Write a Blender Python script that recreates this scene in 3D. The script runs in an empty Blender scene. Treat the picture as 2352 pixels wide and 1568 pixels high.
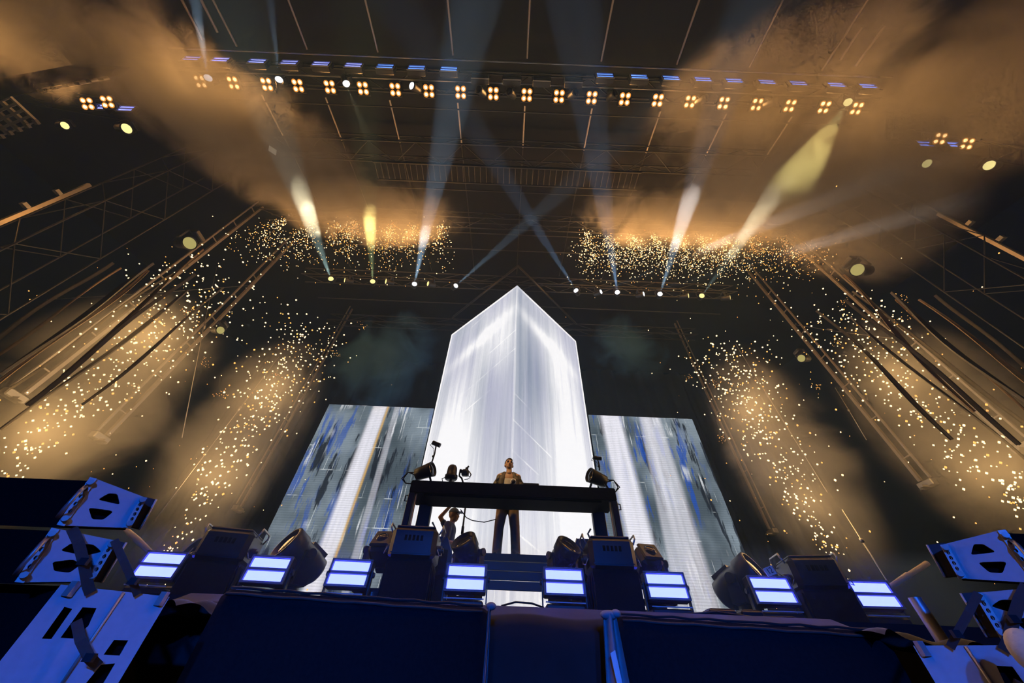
import bpy, bmesh, math, random
from mathutils import Vector, Matrix, Euler

random.seed(7)
SC = bpy.context.scene
COL = SC.collection

# ------------------------------------------------------------------ camera, world, exposure
CZ = 1.25                                  # lens height above the pit floor
F_PX = 784.0                               # focal length in pixels of the 2352 px wide frame (12 mm on 36 mm)
PITCH, ROLL = math.radians(45.0), math.radians(2.35)
FWD = Vector((0, math.cos(PITCH), math.sin(PITCH)))
UP0 = Vector((0, -math.sin(PITCH), math.cos(PITCH)))
cam_data = bpy.data.cameras.new('camera')
cam_data.sensor_fit = 'HORIZONTAL'; cam_data.sensor_width = 36.0; cam_data.lens = 36.0*F_PX/2352.0
cam_data.clip_start = 0.05; cam_data.clip_end = 300
cam = bpy.data.objects.new('camera', cam_data); COL.objects.link(cam)
cr, sr = math.cos(ROLL), math.sin(ROLL)
cam_x = Vector((1, 0, 0))*cr + UP0*sr
cam_y = -Vector((1, 0, 0))*sr + UP0*cr
cam_z = -FWD
cam.matrix_world = Matrix(((cam_x.x, cam_y.x, cam_z.x, 0), (cam_x.y, cam_y.y, cam_z.y, 0), (cam_x.z, cam_y.z, cam_z.z, CZ), (0, 0, 0, 1)))
SC.camera = cam

world = bpy.data.worlds.new('night'); SC.world = world; world.use_nodes = True
world.node_tree.nodes['Background'].inputs[0].default_value = (0.010, 0.011, 0.014, 1)
world.node_tree.nodes['Background'].inputs[1].default_value = 0.12

vs = SC.view_settings
vs.view_transform = 'Standard'; vs.look = 'None'; vs.exposure = 0.0; vs.gamma = 1.0; vs.use_curve_mapping = False
cy = SC.cycles
cy.use_denoising = True
cy.max_bounces = 2; cy.diffuse_bounces = 1; cy.glossy_bounces = 1; cy.transmission_bounces = 2; cy.volume_bounces = 0; cy.transparent_max_bounces = 6
cy.sample_clamp_direct = 6.0; cy.sample_clamp_indirect = 2.0
cy.volume_step_rate = 2.5; cy.volume_max_steps = 40
cy.use_adaptive_sampling = True; cy.adaptive_threshold = 0.12; cy.adaptive_min_samples = 12
cy.caustics_reflective = False; cy.caustics_refractive = False

def ray(px, py):
    x = (px-1176.0)/F_PX; y = -(py-784.0)/F_PX
    return FWD + cam_x*x + cam_y*y - Vector((0, 0, 0))
def at(px, py, Y):            # the point of a pixel's ray at distance Y in front of the lens
    d = ray(px, py); p = d*(Y/d.y); return Vector((p.x, p.y, p.z+CZ))
def atz(px, py, h):           # the point of a pixel's ray at height h above the lens
    d = ray(px, py); p = d*(h/d.z); return Vector((p.x, p.y, p.z+CZ))

# ------------------------------------------------------------------ helpers
class MB:
    """collects shapes; build() links them as one mesh object"""
    def __init__(s): s.v = []; s.f = []; s.m = []; s.sm = []
    def add(s, verts, faces, mi=0, smooth=False, M=None):
        o = len(s.v)
        for p in verts:
            p = Vector(p); s.v.append(tuple(M @ p if M else p))
        for f in faces: s.f.append(tuple(i+o for i in f)); s.m.append(mi); s.sm.append(smooth)
        return s
    def box(s, c, d, M=None, mi=0):
        x, y, z = c; a, b, e = d[0]/2, d[1]/2, d[2]/2
        vs_ = [(x+i*a, y+j*b, z+k*e) for i in (-1, 1) for j in (-1, 1) for k in (-1, 1)]
        return s.add(vs_, [(0, 1, 3, 2), (4, 6, 7, 5), (0, 4, 5, 1), (2, 3, 7, 6), (0, 2, 6, 4), (1, 5, 7, 3)], mi, False, M)
    def rbox(s, c, d, r, M=None, mi=0):
        """box with chamfered edges"""
        h = [d[0]/2, d[1]/2, d[2]/2]; vs_ = []; idx = {}
        for i in (-1, 1):
            for j in (-1, 1):
                for k in (-1, 1):
                    for a in range(3):
                        p = [i*h[0], j*h[1], k*h[2]]
                        for b in range(3):
                            if b != a: p[b] -= (i, j, k)[b]*r
                        idx[(i, j, k, a)] = len(vs_); vs_.append((p[0]+c[0], p[1]+c[1], p[2]+c[2]))
        fs = []
        for a in range(3):
            b, e = (a+1) % 3, (a+2) % 3
            for sg in (-1, 1):
                q = []
                for (u, w) in ((-1, -1), (1, -1), (1, 1), (-1, 1)):
                    t = [0, 0, 0]; t[a] = sg; t[b] = u; t[e] = w; q.append(idx[(*t, a)])
                fs.append(tuple(q) if sg > 0 else tuple(reversed(q)))
            for u in (-1, 1):
                for w in (-1, 1):
                    q = []
                    for (sg, ax) in ((-1, b), (1, b), (1, e), (-1, e)):
                        t = [0, 0, 0]; t[a] = sg; t[b] = u; t[e] = w; q.append(idx[(*t, ax)])
                    fs.append(tuple(q) if u*w > 0 else tuple(reversed(q)))
        for i in (-1, 1):
            for j in (-1, 1):
                for k in (-1, 1):
                    q = [idx[(i, j, k, a)] for a in range(3)]
                    fs.append(tuple(q) if i*j*k > 0 else tuple(reversed(q)))
        return s.add(vs_, fs, mi, False, M)
    def tube(s, p0, p1, r0, r1=None, n=10, M=None, mi=0, cap=True):
        p0, p1 = Vector(p0), Vector(p1); r1 = r0 if r1 is None else r1
        d = (p1-p0).normalized(); u = d.orthogonal().normalized(); w = d.cross(u)
        vs_ = []
        for p, r in ((p0, r0), (p1, r1)):
            for k in range(n):
                a = 2*math.pi*k/n; vs_.append(p+u*r*math.cos(a)+w*r*math.sin(a))
        fs = [(k, (k+1) % n, n+(k+1) % n, n+k) for k in range(n)]
        s.add(vs_, fs, mi, True, M)
        if cap:
            s.add(vs_[:n], [tuple(reversed(range(n)))], mi, False, M); s.add(vs_[n:], [tuple(range(n))], mi, False, M)
        return s
    def path(s, pts, r, n=6, M=None, mi=0):
        pts = [Vector(p) for p in pts]; vs_ = []; u = None
        for i, p in enumerate(pts):
            d = (pts[min(i+1, len(pts)-1)]-pts[max(i-1, 0)]).normalized()
            u = d.orthogonal().normalized() if u is None else (u-d*u.dot(d)).normalized()
            w = d.cross(u); rr = r[i] if isinstance(r, (list, tuple)) else r
            for k in range(n):
                a = 2*math.pi*k/n; vs_.append(p+u*rr*math.cos(a)+w*rr*math.sin(a))
        L = len(pts)
        fs = [(i*n+k, i*n+(k+1) % n, (i+1)*n+(k+1) % n, (i+1)*n+k) for i in range(L-1) for k in range(n)]
        fs += [tuple(reversed(range(n))), tuple(range((L-1)*n, L*n))]
        return s.add(vs_, fs, mi, True, M)
    def lathe(s, prof, n=20, M=None, mi=0, smooth=True):
        """profile of (radius, z), turned about z"""
        vs_ = []; fs = []
        for r, z in prof:
            for k in range(n):
                a = 2*math.pi*k/n; vs_.append((r*math.cos(a), r*math.sin(a), z))
        L = len(prof)
        for i in range(L-1):
            for k in range(n): fs.append((i*n+k, i*n+(k+1) % n, (i+1)*n+(k+1) % n, (i+1)*n+k))
        fs += [tuple(reversed(range(n))), tuple(range((L-1)*n, L*n))]
        return s.add(vs_, fs, mi, smooth, M)
    def ball(s, c, r, n=12, m=8, M=None, mi=0):
        r = (r, r, r) if not isinstance(r, (tuple, list)) else r
        vs_ = [(c[0], c[1], c[2]-r[2])]; fs = []
        for i in range(1, m):
            t = -math.pi/2+math.pi*i/m
            for k in range(n):
                a = 2*math.pi*k/n; vs_.append((c[0]+r[0]*math.cos(t)*math.cos(a), c[1]+r[1]*math.cos(t)*math.sin(a), c[2]+r[2]*math.sin(t)))
        vs_.append((c[0], c[1], c[2]+r[2])); e = len(vs_)-1
        for k in range(n):
            fs.append((0, 1+(k+1) % n, 1+k)); fs.append((e, e-n+k, e-n+(k+1) % n))
            for i in range(m-2):
                a = 1+i*n; fs.append((a+k, a+(k+1) % n, a+n+(k+1) % n, a+n+k))
        return s.add(vs_, fs, mi, True, M)
    def prism(s, poly, dvec, M=None, mi=0):
        """polygon (3-D points in order) given thickness along dvec"""
        n = len(poly); a = [Vector(p) for p in poly]; b = [p+Vector(dvec) for p in a]
        fs = [tuple(range(n)), tuple(reversed(range(n, 2*n)))]
        fs += [(k, n+k, n+(k+1) % n, (k+1) % n) for k in range(n)]
        return s.add(a+b, fs, mi, False, M)
    def sheet(s, fn, nu, nv, mi=0, smooth=True):
        vs_ = [fn(i/nu, j/nv) for j in range(nv+1) for i in range(nu+1)]
        fs = [(j*(nu+1)+i, j*(nu+1)+i+1, (j+1)*(nu+1)+i+1, (j+1)*(nu+1)+i) for j in range(nv) for i in range(nu)]
        return s.add(vs_, fs, mi, smooth)
    def mesh(s, name, mats):
        me = bpy.data.meshes.new(name); me.from_pydata(s.v, [], s.f); 
        for m in (mats if isinstance(mats, (list, tuple)) else [mats]): me.materials.append(m)
        me.polygons.foreach_set('material_index', s.m); me.polygons.foreach_set('use_smooth', s.sm); me.update()
        bm = bmesh.new(); bm.from_mesh(me); bmesh.ops.recalc_face_normals(bm, faces=bm.faces); bm.to_mesh(me); bm.free()
        return me
    def build(s, name, mats, parent=None, M=None):
        return put(name, s.mesh(name, mats), parent, M)

def put(name, me, parent=None, M=None):
    o = bpy.data.objects.new(name, me); COL.objects.link(o)
    if parent is not None: o.parent = parent
    if M is not None: o.matrix_basis = M
    return o
def tag(o, label=None, cat=None, group=None, kind=None):
    if label: o['label'] = label
    if cat: o['category'] = cat
    if group: o['group'] = group
    if kind: o['kind'] = kind
    return o
def thing(name, label, cat, M=None, group=None):
    o = bpy.data.objects.new(name, None); COL.objects.link(o); o.empty_display_size = 0.1
    if M is not None: o.matrix_basis = M if isinstance(M, Matrix) else Matrix.Translation(M)
    return tag(o, label, cat, group)
def copy_tree(o, parent=None):
    kids = list(o.children)
    c = o.copy(); COL.objects.link(c); c.parent = parent
    for k in kids: copy_tree(k, c)
    return c
def T(x, y=None, z=None): return Matrix.Translation(x if y is None else (x, y, z))
def R(ax, deg): return Matrix.Rotation(math.radians(deg), 4, ax)
def aim(p, d, upv=(0, 0, 1)):
    """matrix at p whose local +z points along d"""
    z = Vector(d).normalized(); x = Vector(upv).cross(z)
    if x.length < 1e-4: x = Vector((1, 0, 0))
    x.normalize(); y = z.cross(x)
    return Matrix(((x.x, y.x, z.x, p[0]), (x.y, y.y, z.y, p[1]), (x.z, y.z, z.z, p[2]), (0, 0, 0, 1)))
def ordw(i):
    return ['first', 'second', 'third', 'fourth', 'fifth', 'sixth', 'seventh', 'eighth', 'ninth', 'tenth', 'eleventh', 'twelfth', 'thirteenth',
            'fourteenth', 'fifteenth', 'sixteenth', 'seventeenth', 'eighteenth', 'nineteenth', 'twentieth', 'twenty-first', 'twenty-second'][i]

# ------------------------------------------------------------------ materials
def nodes(name):
    m = bpy.data.materials.new(name); m.use_nodes = True; nt = m.node_tree; nt.nodes.clear()
    out = nt.nodes.new('ShaderNodeOutputMaterial')
    return m, nt, out
def N(nt, t, **kw):
    n = nt.nodes.new(t)
    for k, v in kw.items():
        setattr(n, k, v)
    return n
def L(nt, a, b): nt.links.new(a, b)
def math_(nt, op, a, b=None, c=None, clamp=False):
    n = nt.nodes.new('ShaderNodeMath'); n.operation = op; n.use_clamp = clamp
    for i, x in enumerate((a, b, c)):
        if x is None: continue
        if isinstance(x, (int, float)): n.inputs[i].default_value = x
        else: nt.links.new(x, n.inputs[i])
    return n.outputs[0]
def surf(name, col, rough=0.6, metal=0.0, var=0.25, scale=8.0, bump=0.0, spec=0.5, sheen=0.0):
    m, nt, out = nodes(name)
    b = N(nt, 'ShaderNodeBsdfPrincipled'); b.inputs['Roughness'].default_value = rough; b.inputs['Metallic'].default_value = metal
    b.inputs['Specular IOR Level'].default_value = spec
    if sheen: b.inputs['Sheen Weight'].default_value = sheen
    tc = N(nt, 'ShaderNodeTexCoord'); ns = N(nt, 'ShaderNodeTexNoise'); ns.inputs['Scale'].default_value = scale; ns.inputs['Detail'].default_value = 3
    L(nt, tc.outputs['Object'], ns.inputs['Vector'])
    cr_ = N(nt, 'ShaderNodeMapRange'); cr_.inputs[3].default_value = 1-var; cr_.inputs[4].default_value = 1+var
    L(nt, ns.outputs[0], cr_.inputs[0])
    mx = N(nt, 'ShaderNodeVectorMath', operation='SCALE'); mx.inputs[0].default_value = col[:3]; L(nt, cr_.outputs[0], mx.inputs['Scale'])
    L(nt, mx.outputs[0], b.inputs['Base Color'])
    if bump:
        bp = N(nt, 'ShaderNodeBump'); bp.inputs['Strength'].default_value = bump; bp.inputs['Distance'].default_value = 0.01
        L(nt, ns.outputs[0], bp.inputs['Height']); L(nt, bp.outputs[0], b.inputs['Normal'])
    L(nt, b.outputs[0], out.inputs[0]); return m
def emit(name, col, s=1.0, sample=True):
    m, nt, out = nodes(name)
    e = N(nt, 'ShaderNodeEmission'); e.inputs[0].default_value = (*col, 1); e.inputs[1].default_value = s
    L(nt, e.outputs[0], out.inputs[0])
    if not sample: m.cycles.emission_sampling = 'NONE'
    return m
M_ = {}
M_['cloth'] = surf('black_stage_cloth', (.011, .011, .012), .9, 0, .35, 40, .15, .12, .05)
M_['cloth2'] = surf('dark_grey_drape', (.018, .0175, .017), .8, 0, .3, 6, .2, .3, .2)
M_['cloth3'] = surf('pale_lining_cloth', (.26, .26, .27), .8, 0, .15, 12, .2, .3)
M_['black'] = surf('black_powder_coat', (.016, .016, .018), .5, 0, .2, 20, 0, .5)
M_['gloss'] = surf('glossy_black_plastic', (.011, .011, .013), .38, 0, .2, 12, 0, .35)
M_['deck'] = surf('black_stage_ply', (.02, .02, .022), .6, 0, .4, 5, .2)
M_['steel'] = surf('galvanised_steel_tube', (.42, .40, .38), .4, .8, .15, 15)
M_['alu'] = surf('weathered_aluminium', (.5, .48, .45), .45, .7, .15, 10)
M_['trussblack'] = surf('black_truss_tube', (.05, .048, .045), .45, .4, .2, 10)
M_['plate'] = surf('grey_painted_plate', (.42, .43, .45), .55, .1, .12, 25, .05)
M_['grille'] = surf('black_speaker_grille', (.004, .004, .0045), .9, 0, .5, 90, .3, .1)
M_['bezel'] = surf('grey_strobe_bezel', (.22, .22, .23), .5, 0, .1, 20)
M_['strap'] = surf('dark_webbing_strap', (.04, .036, .032), .8, 0, .2, 60)
M_['rubber'] = surf('black_cable_rubber', (.015, .015, .015), .55, 0, .2, 30)
M_['tag'] = surf('white_card_tag', (.75, .75, .73), .6, 0, .06, 20)
M_['ink'] = surf('black_ink', (.02, .02, .02), .7)
M_['roof'] = surf('dark_roof_fabric', (.007, .0065, .006), .85, 0, .4, 1.2, .2)
M_['back'] = surf('dark_backdrop_fabric', (.010, .015, .020), .9, 0, .4, 1.5, .2)
M_['wood'] = surf('pale_unpainted_timber', (.42, .32, .22), .6, 0, .2, 12)
M_['yellow'] = surf('dusty_yellow_foam', (.62, .52, .3), .9, 0, .15, 30, .3)
M_['asphalt'] = surf('pit_ground', (.03, .03, .03), .9, 0, .4, 30, .3)
M_['skin'] = surf('warm_skin', (.50, .30, .20), .5, 0, .1, 30)
M_['hair'] = surf('dark_brown_hair', (.03, .02, .014), .6, 0, .3, 120, .3)
M_['jacket'] = surf('olive_brown_jacket', (.10, .085, .06), .75, 0, .3, 14, .3)
M_['trousers'] = surf('brown_trousers', (.20, .13, .07), .75, 0, .3, 10, .3)
M_['vest'] = surf('white_cotton_vest', (.72, .68, .62), .8, 0, .08, 20)
M_['shirt'] = surf('navy_crew_shirt', (.05, .075, .13), .8, 0, .2, 14, .2)
M_['capcol'] = surf('blue_grey_cap', (.10, .13, .19), .8, 0, .1, 20)
M_['dark_eye'] = surf('dark_eye', (.01, .008, .008), .2)
M_['lip'] = surf('muted_lip', (.32, .14, .11), .5)
M_['white'] = surf('white_plastic', (.78, .78, .78), .5, 0, .05, 10)
M_['shoe'] = surf('dark_leather_shoe', (.03, .024, .02), .45)
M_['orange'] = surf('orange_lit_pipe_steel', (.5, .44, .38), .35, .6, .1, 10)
M_['glass'] = surf('dark_lens_glass', (.05, .04, .03), .06, .6, .2, 6, 0, 1.0)

# ------------------------------------------------------------------ light-giving materials
def led_cells(name, col, s):
    """strobe face: a grid of small emitters, the gaps a little dimmer"""
    m, nt, out = nodes(name)
    tc = N(nt, 'ShaderNodeTexCoord'); sp = N(nt, 'ShaderNodeSeparateXYZ'); L(nt, tc.outputs['Object'], sp.inputs[0])
    sx = math_(nt, 'SINE', math_(nt, 'MULTIPLY', sp.outputs[0], 520.0)); sz = math_(nt, 'SINE', math_(nt, 'MULTIPLY', sp.outputs[2], 520.0))
    g = math_(nt, 'MULTIPLY_ADD', math_(nt, 'MULTIPLY', sx, sz), 0.22, 0.9)
    e = N(nt, 'ShaderNodeEmission'); e.inputs[0].default_value = (*col, 1); L(nt, math_(nt, 'MULTIPLY', g, s), e.inputs[1])
    L(nt, e.outputs[0], out.inputs[0]); return m
M_['strobe'] = led_cells('blue_white_strobe_cells', (.66, .86, 13.0), 1.0)
M_['strobe_top'] = led_cells('blue_strobe_cells_overhead', (.26, .60, 2.4), 1.0); M_['strobe_top'].cycles.emission_sampling = 'NONE'
M_['strobe_topl'] = led_cells('lilac_strobe_cells_overhead', (.60, .68, 2.4), 1.0); M_['strobe_topl'].cycles.emission_sampling = 'NONE'
M_['off'] = surf('unlit_strobe_cells', (.12, .10, .07), .3, 0, .2, 60)
M_['amber'] = emit('amber_blinder_lamp', (3.4, 1.9, .75), 1.3, False)
M_['amber_ring'] = emit('amber_reflector_halo', (1.0, .36, .05), .9, False)  # reflectors emit on their own, painting the lamps' orange halo
M_['lens_white'] = emit('white_beam_lens', (1.3, 1.35, 1.45), 1.0, False)
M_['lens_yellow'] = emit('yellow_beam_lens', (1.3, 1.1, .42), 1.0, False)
M_['lens_ghost'] = emit('dull_yellow_lens_ghost', (.42, .36, .12), 1.0, False)  # painted glow of the lens ghosts
M_['spark_w'] = emit('white_hot_spark', (3.2, 2.2, 1.05), 1.0, False)
M_['spark_a'] = emit('amber_spark', (1.8, .80, .18), 1.0, False)

def fac(nt, x, lo, hi):      # smooth 0..1 between lo and hi
    n = N(nt, 'ShaderNodeMapRange', interpolation_type='SMOOTHSTEP'); n.inputs[1].default_value = lo; n.inputs[2].default_value = hi
    L(nt, x, n.inputs[0]); return n.outputs[0]
def comb(nt, x, y, z=0.0):
    n = N(nt, 'ShaderNodeCombineXYZ')
    for i, a in enumerate((x, y, z)):
        if isinstance(a, (int, float)): n.inputs[i].default_value = a
        else: L(nt, a, n.inputs[i])
    return n.outputs[0]
def noise(nt, vec, detail=3, rough=.55):
    n = N(nt, 'ShaderNodeTexNoise'); n.inputs['Scale'].default_value = 1; n.inputs['Detail'].default_value = detail; n.inputs['Roughness'].default_value = rough
    L(nt, vec, n.inputs['Vector']); return n.outputs[0]
def mixc(nt, f, a, b):
    n = N(nt, 'ShaderNodeMix', data_type='RGBA')
    if isinstance(f, (int, float)): n.inputs[0].default_value = f
    else: L(nt, f, n.inputs[0])
    for i, c in ((6, a), (7, b)):
        if isinstance(c, tuple): n.inputs[i].default_value = (*c, 1)
        else: L(nt, c, n.inputs[i])
    return n.outputs[2]
def gauss(nt, u, v, u0, v0, su, sv):
    a = math_(nt, 'POWER', math_(nt, 'ABSOLUTE', math_(nt, 'DIVIDE', math_(nt, 'SUBTRACT', u, u0), su)), 2)
    b = math_(nt, 'POWER', math_(nt, 'ABSOLUTE', math_(nt, 'DIVIDE', math_(nt, 'SUBTRACT', v, v0), sv)), 2)
    return math_(nt, 'EXPONENT', math_(nt, 'MULTIPLY', math_(nt, 'ADD', a, b), -1))
def uv_uv(nt):
    t = N(nt, 'ShaderNodeTexCoord'); s = N(nt, 'ShaderNodeSeparateXYZ'); L(nt, t.outputs['UV'], s.inputs[0]); return s.outputs[0], s.outputs[1]

def led_wedge(name, seed, upper):
    m, nt, out = nodes(name); u, v = uv_uv(nt)
    st = noise(nt, comb(nt, math_(nt, 'MULTIPLY', u, 11.0), math_(nt, 'MULTIPLY', v, 1.0), seed), 6, .66)
    fine = noise(nt, comb(nt, math_(nt, 'MULTIPLY', u, 70.0), math_(nt, 'MULTIPLY', v, 1.3), seed+4), 3, .6)
    b = math_(nt, 'ADD', .40, math_(nt, 'MULTIPLY', gauss(nt, u, v, .70, .36, .28, .28), .80))
    b = math_(nt, 'ADD', b, math_(nt, 'MULTIPLY', gauss(nt, u, v, .40, .08, .6, .20), .36))
    tilt = math_(nt, 'SUBTRACT', v, math_(nt, 'MULTIPLY', u, -.10))
    b = math_(nt, 'ADD', b, math_(nt, 'MULTIPLY', gauss(nt, u, tilt, .45, .875, .40, .035), .50))
    b = math_(nt, 'ADD', b, math_(nt, 'MULTIPLY', gauss(nt, u, v, upper, .76, .22, .16), .50))
    b = math_(nt, 'SUBTRACT', b, math_(nt, 'MULTIPLY', gauss(nt, u, v, .28, .62, .22, .16), .20))
    b = math_(nt, 'MULTIPLY', b, math_(nt, 'MULTIPLY_ADD', st, 1.8, .22))
    b = math_(nt, 'ADD', b, math_(nt, 'MULTIPLY', fac(nt, fine, .60, .78), .22))
    # thin slanted light lines
    w = N(nt, 'ShaderNodeTexBrick'); w.inputs['Scale'].default_value = 1; w.inputs['Mortar Size'].default_value = .012; w.inputs['Brick Width'].default_value = .9; w.inputs['Row Height'].default_value = .42
    w.inputs['Color1'].default_value = w.inputs['Color2'].default_value = (0, 0, 0, 1); w.inputs['Mortar'].default_value = (1, 1, 1, 1)
    L(nt, comb(nt, math_(nt, 'MULTIPLY', u, 5.0), math_(nt, 'ADD', math_(nt, 'MULTIPLY', v, 5.0), math_(nt, 'MULTIPLY', u, .5))), w.inputs['Vector'])
    lm = math_(nt, 'MULTIPLY', w.outputs[0], fac(nt, noise(nt, comb(nt, math_(nt, 'MULTIPLY', u, 3.0), math_(nt, 'MULTIPLY', v, 5.0), seed+9), 2), .52, .7))
    b = math_(nt, 'ADD', b, math_(nt, 'MULTIPLY', lm, .30))
    edge = math_(nt, 'MAXIMUM', math_(nt, 'GREATER_THAN', u, .975), math_(nt, 'MAXIMUM', math_(nt, 'LESS_THAN', u, .012), math_(nt, 'GREATER_THAN', v, .988)))
    b = math_(nt, 'ADD', b, math_(nt, 'MULTIPLY', edge, math_(nt, 'MULTIPLY_ADD', fac(nt, u, .05, .2), .35, .2)), clamp=True)
    # slow shift between cool violet-blue and neutral white
    hue = noise(nt, comb(nt, math_(nt, 'MULTIPLY', u, 3.0), math_(nt, 'MULTIPLY', v, 1.4), seed+2), 2)
    lo = mixc(nt, fac(nt, hue, .35, .65), (.07, .13, .25), (.18, .20, .40))
    col = mixc(nt, b, lo, (.97, .97, 1.0))
    grain = noise(nt, comb(nt, math_(nt, 'MULTIPLY', u, 400.0), math_(nt, 'MULTIPLY', v, 800.0), 0), 1)
    e = N(nt, 'ShaderNodeEmission'); L(nt, col, e.inputs[0]); L(nt, math_(nt, 'MULTIPLY_ADD', grain, .12, .94), e.inputs[1])
    L(nt, e.outputs[0], out.inputs[0]); return m

def led_flat(name, seed, bands, blue, flip=1):
    m, nt, out = nodes(name); u, v = uv_uv(nt)
    big = noise(nt, comb(nt, math_(nt, 'MULTIPLY', u, 2.2), math_(nt, 'MULTIPLY', v, 2.6), seed), 3)
    col = mixc(nt, fac(nt, big, .34, .66), (.07, .095, .115), (.24, .30, .355))
    n1 = noise(nt, comb(nt, math_(nt, 'MULTIPLY', u, 13.0), math_(nt, 'MULTIPLY', v, 3.6), seed+1.3), 5, .62)
    col = mixc(nt, math_(nt, 'MULTIPLY', fac(nt, n1, .56, .62), .92), col, (.012, .015, .022))
    n2 = noise(nt, comb(nt, math_(nt, 'MULTIPLY', u, 16.0), math_(nt, 'MULTIPLY', v, 3.0), seed+7.7), 6, .7)
    bm_ = math_(nt, 'MULTIPLY', fac(nt, n2, .53, .57), fac(nt, noise(nt, comb(nt, math_(nt, 'MULTIPLY', u, 2.5), math_(nt, 'MULTIPLY', v, 2.0), seed+3.1), 1), .42, .58))
    col = mixc(nt, math_(nt, 'MULTIPLY', bm_, blue), col, (.015, .08, .42))
    n3 = noise(nt, comb(nt, math_(nt, 'MULTIPLY', u, 24.0), math_(nt, 'MULTIPLY', v, 2.2), seed+5.5), 5, .65)
    wm = math_(nt, 'MULTIPLY', fac(nt, n3, .55, .62), fac(nt, noise(nt, comb(nt, math_(nt, 'MULTIPLY', u, 2.0), math_(nt, 'MULTIPLY', v, 3.4), seed+8.2), 2), .50, .60))
    col = mixc(nt, wm, col, (.62, .66, .70))
    br = N(nt, 'ShaderNodeTexBrick'); br.inputs['Scale'].default_value = 1; br.inputs['Mortar Size'].default_value = .016; br.inputs['Brick Width'].default_value = .62; br.inputs['Row Height'].default_value = 1.0; br.offset = .37
    br.inputs['Color1'].default_value = br.inputs['Color2'].default_value = (0, 0, 0, 1); br.inputs['Mortar'].default_value = (1, 1, 1, 1)
    L(nt, comb(nt, math_(nt, 'MULTIPLY', u, 9.0), math_(nt, 'MULTIPLY', v, 8.0)), br.inputs['Vector'])
    lm = math_(nt, 'MULTIPLY', br.outputs[0], fac(nt, noise(nt, comb(nt, math_(nt, 'MULTIPLY', u, 7.0), math_(nt, 'MULTIPLY', v, 6.0), seed+2.2), 2), .54, .66))
    col = mixc(nt, math_(nt, 'MULTIPLY', lm, .7), col, (.75, .82, .85))
    for (u0, w, sl, k, warm) in bands:
        c = math_(nt, 'SUBTRACT', u, math_(nt, 'MULTIPLY_ADD', v, sl, u0))
        a = math_(nt, 'ABSOLUTE', c)
        g = N(nt, 'ShaderNodeMapRange', interpolation_type='SMOOTHSTEP'); g.inputs[1].default_value = w*1.15; g.inputs[2].default_value = w*.55; g.inputs[3].default_value = 0; g.inputs[4].default_value = k
        L(nt, a, g.inputs[0])
        sn = noise(nt, comb(nt, math_(nt, 'MULTIPLY', u, 30.0), math_(nt, 'MULTIPLY', v, 2.4), seed+w), 3)
        f_ = math_(nt, 'MULTIPLY', g.outputs[0], math_(nt, 'MULTIPLY_ADD', sn, .7, .6), clamp=True)
        col = mixc(nt, f_, col, (.86, .86, .96))
        if warm:
            e_ = gauss(nt, c, v, w*.98, .5, .010, 9)
            col = mixc(nt, math_(nt, 'MULTIPLY', e_, .75), col, (.75, .45, .10))
    scan = math_(nt, 'SINE', math_(nt, 'MULTIPLY', v, 620.0))
    e = N(nt, 'ShaderNodeEmission'); L(nt, col, e.inputs[0]); L(nt, math_(nt, 'MULTIPLY_ADD', scan, .10, .95), e.inputs[1])
    L(nt, e.outputs[0], out.inputs[0]); return m

def uvquad(name, q, mat, parent):
    me = bpy.data.meshes.new(name); me.from_pydata([tuple(p) for p in q], [], [(0, 1, 2, 3)]); me.materials.append(mat)
    uv = me.uv_layers.new(name='UVMap')
    for i, c in enumerate(((0, 0), (1, 0), (1, 1), (0, 1))): uv.data[i].uv = c
    me.update(); return put(name, me, parent)

# ------------------------------------------------------------------ the setting
ST = CZ+.55                                              # stage top
g = MB(); g.box((0, 8, -.1), (60, 44, .2)); tag(g.build('floor', M_['asphalt']), 'dark ground of the photo pit in front of the stage', kind='structure')
sg = MB(); sg.box((0, 4.45+7.3, ST/2), (26, 14.6, ST)); 
stage = tag(sg.build('stage_floor', M_['deck']), 'black stage platform carrying booth, screens and floor lights', kind='structure')
RS = math.tan(math.radians(12.0))                         # roof rises towards the back
RZ0 = CZ+12.55                                            # roof height above the lens line
def roofz(y): return RZ0+RS*(y-1.9)
rf = MB(); rf.prism([(-19, -4.5, roofz(-4.5)+.35), (19, -4.5, roofz(-4.5)+.35), (19, 19.2, roofz(19.2)+.35), (-19, 19.2, roofz(19.2)+.35)], (0, 0, .15))
roof = tag(rf.build('ceiling', M_['roof']), 'dark fabric roof high above the stage', kind='structure')
def back_fn(a, b):
    x = -18+36*a; return (x, 19+.16*math.sin(x*5.1)+.08*math.sin(x*11.7+1), ST+(roofz(19)+.2-ST)*b)
bk = MB(); bk.sheet(back_fn, 240, 2)
tag(bk.build('wall_back', M_['back']), 'dark pleated backdrop closing the rear of the stage', kind='structure')

UT = MB(); UT.tube((0, 0, 0), (0, 0, 1), 1, n=8)
_ut = {}
def rod(name, p0, p1, r, mat, parent=None):
    """one straight tube; all rods of a material share a mesh"""
    if mat.name not in _ut: _ut[mat.name] = UT.mesh('tube', mat)
    p0, p1 = Vector(p0), Vector(p1); d = p1-p0
    M = aim(p0, d) @ Matrix.Diagonal((r, r, d.length, 1))
    return put(name, _ut[mat.name], parent, M)

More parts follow.
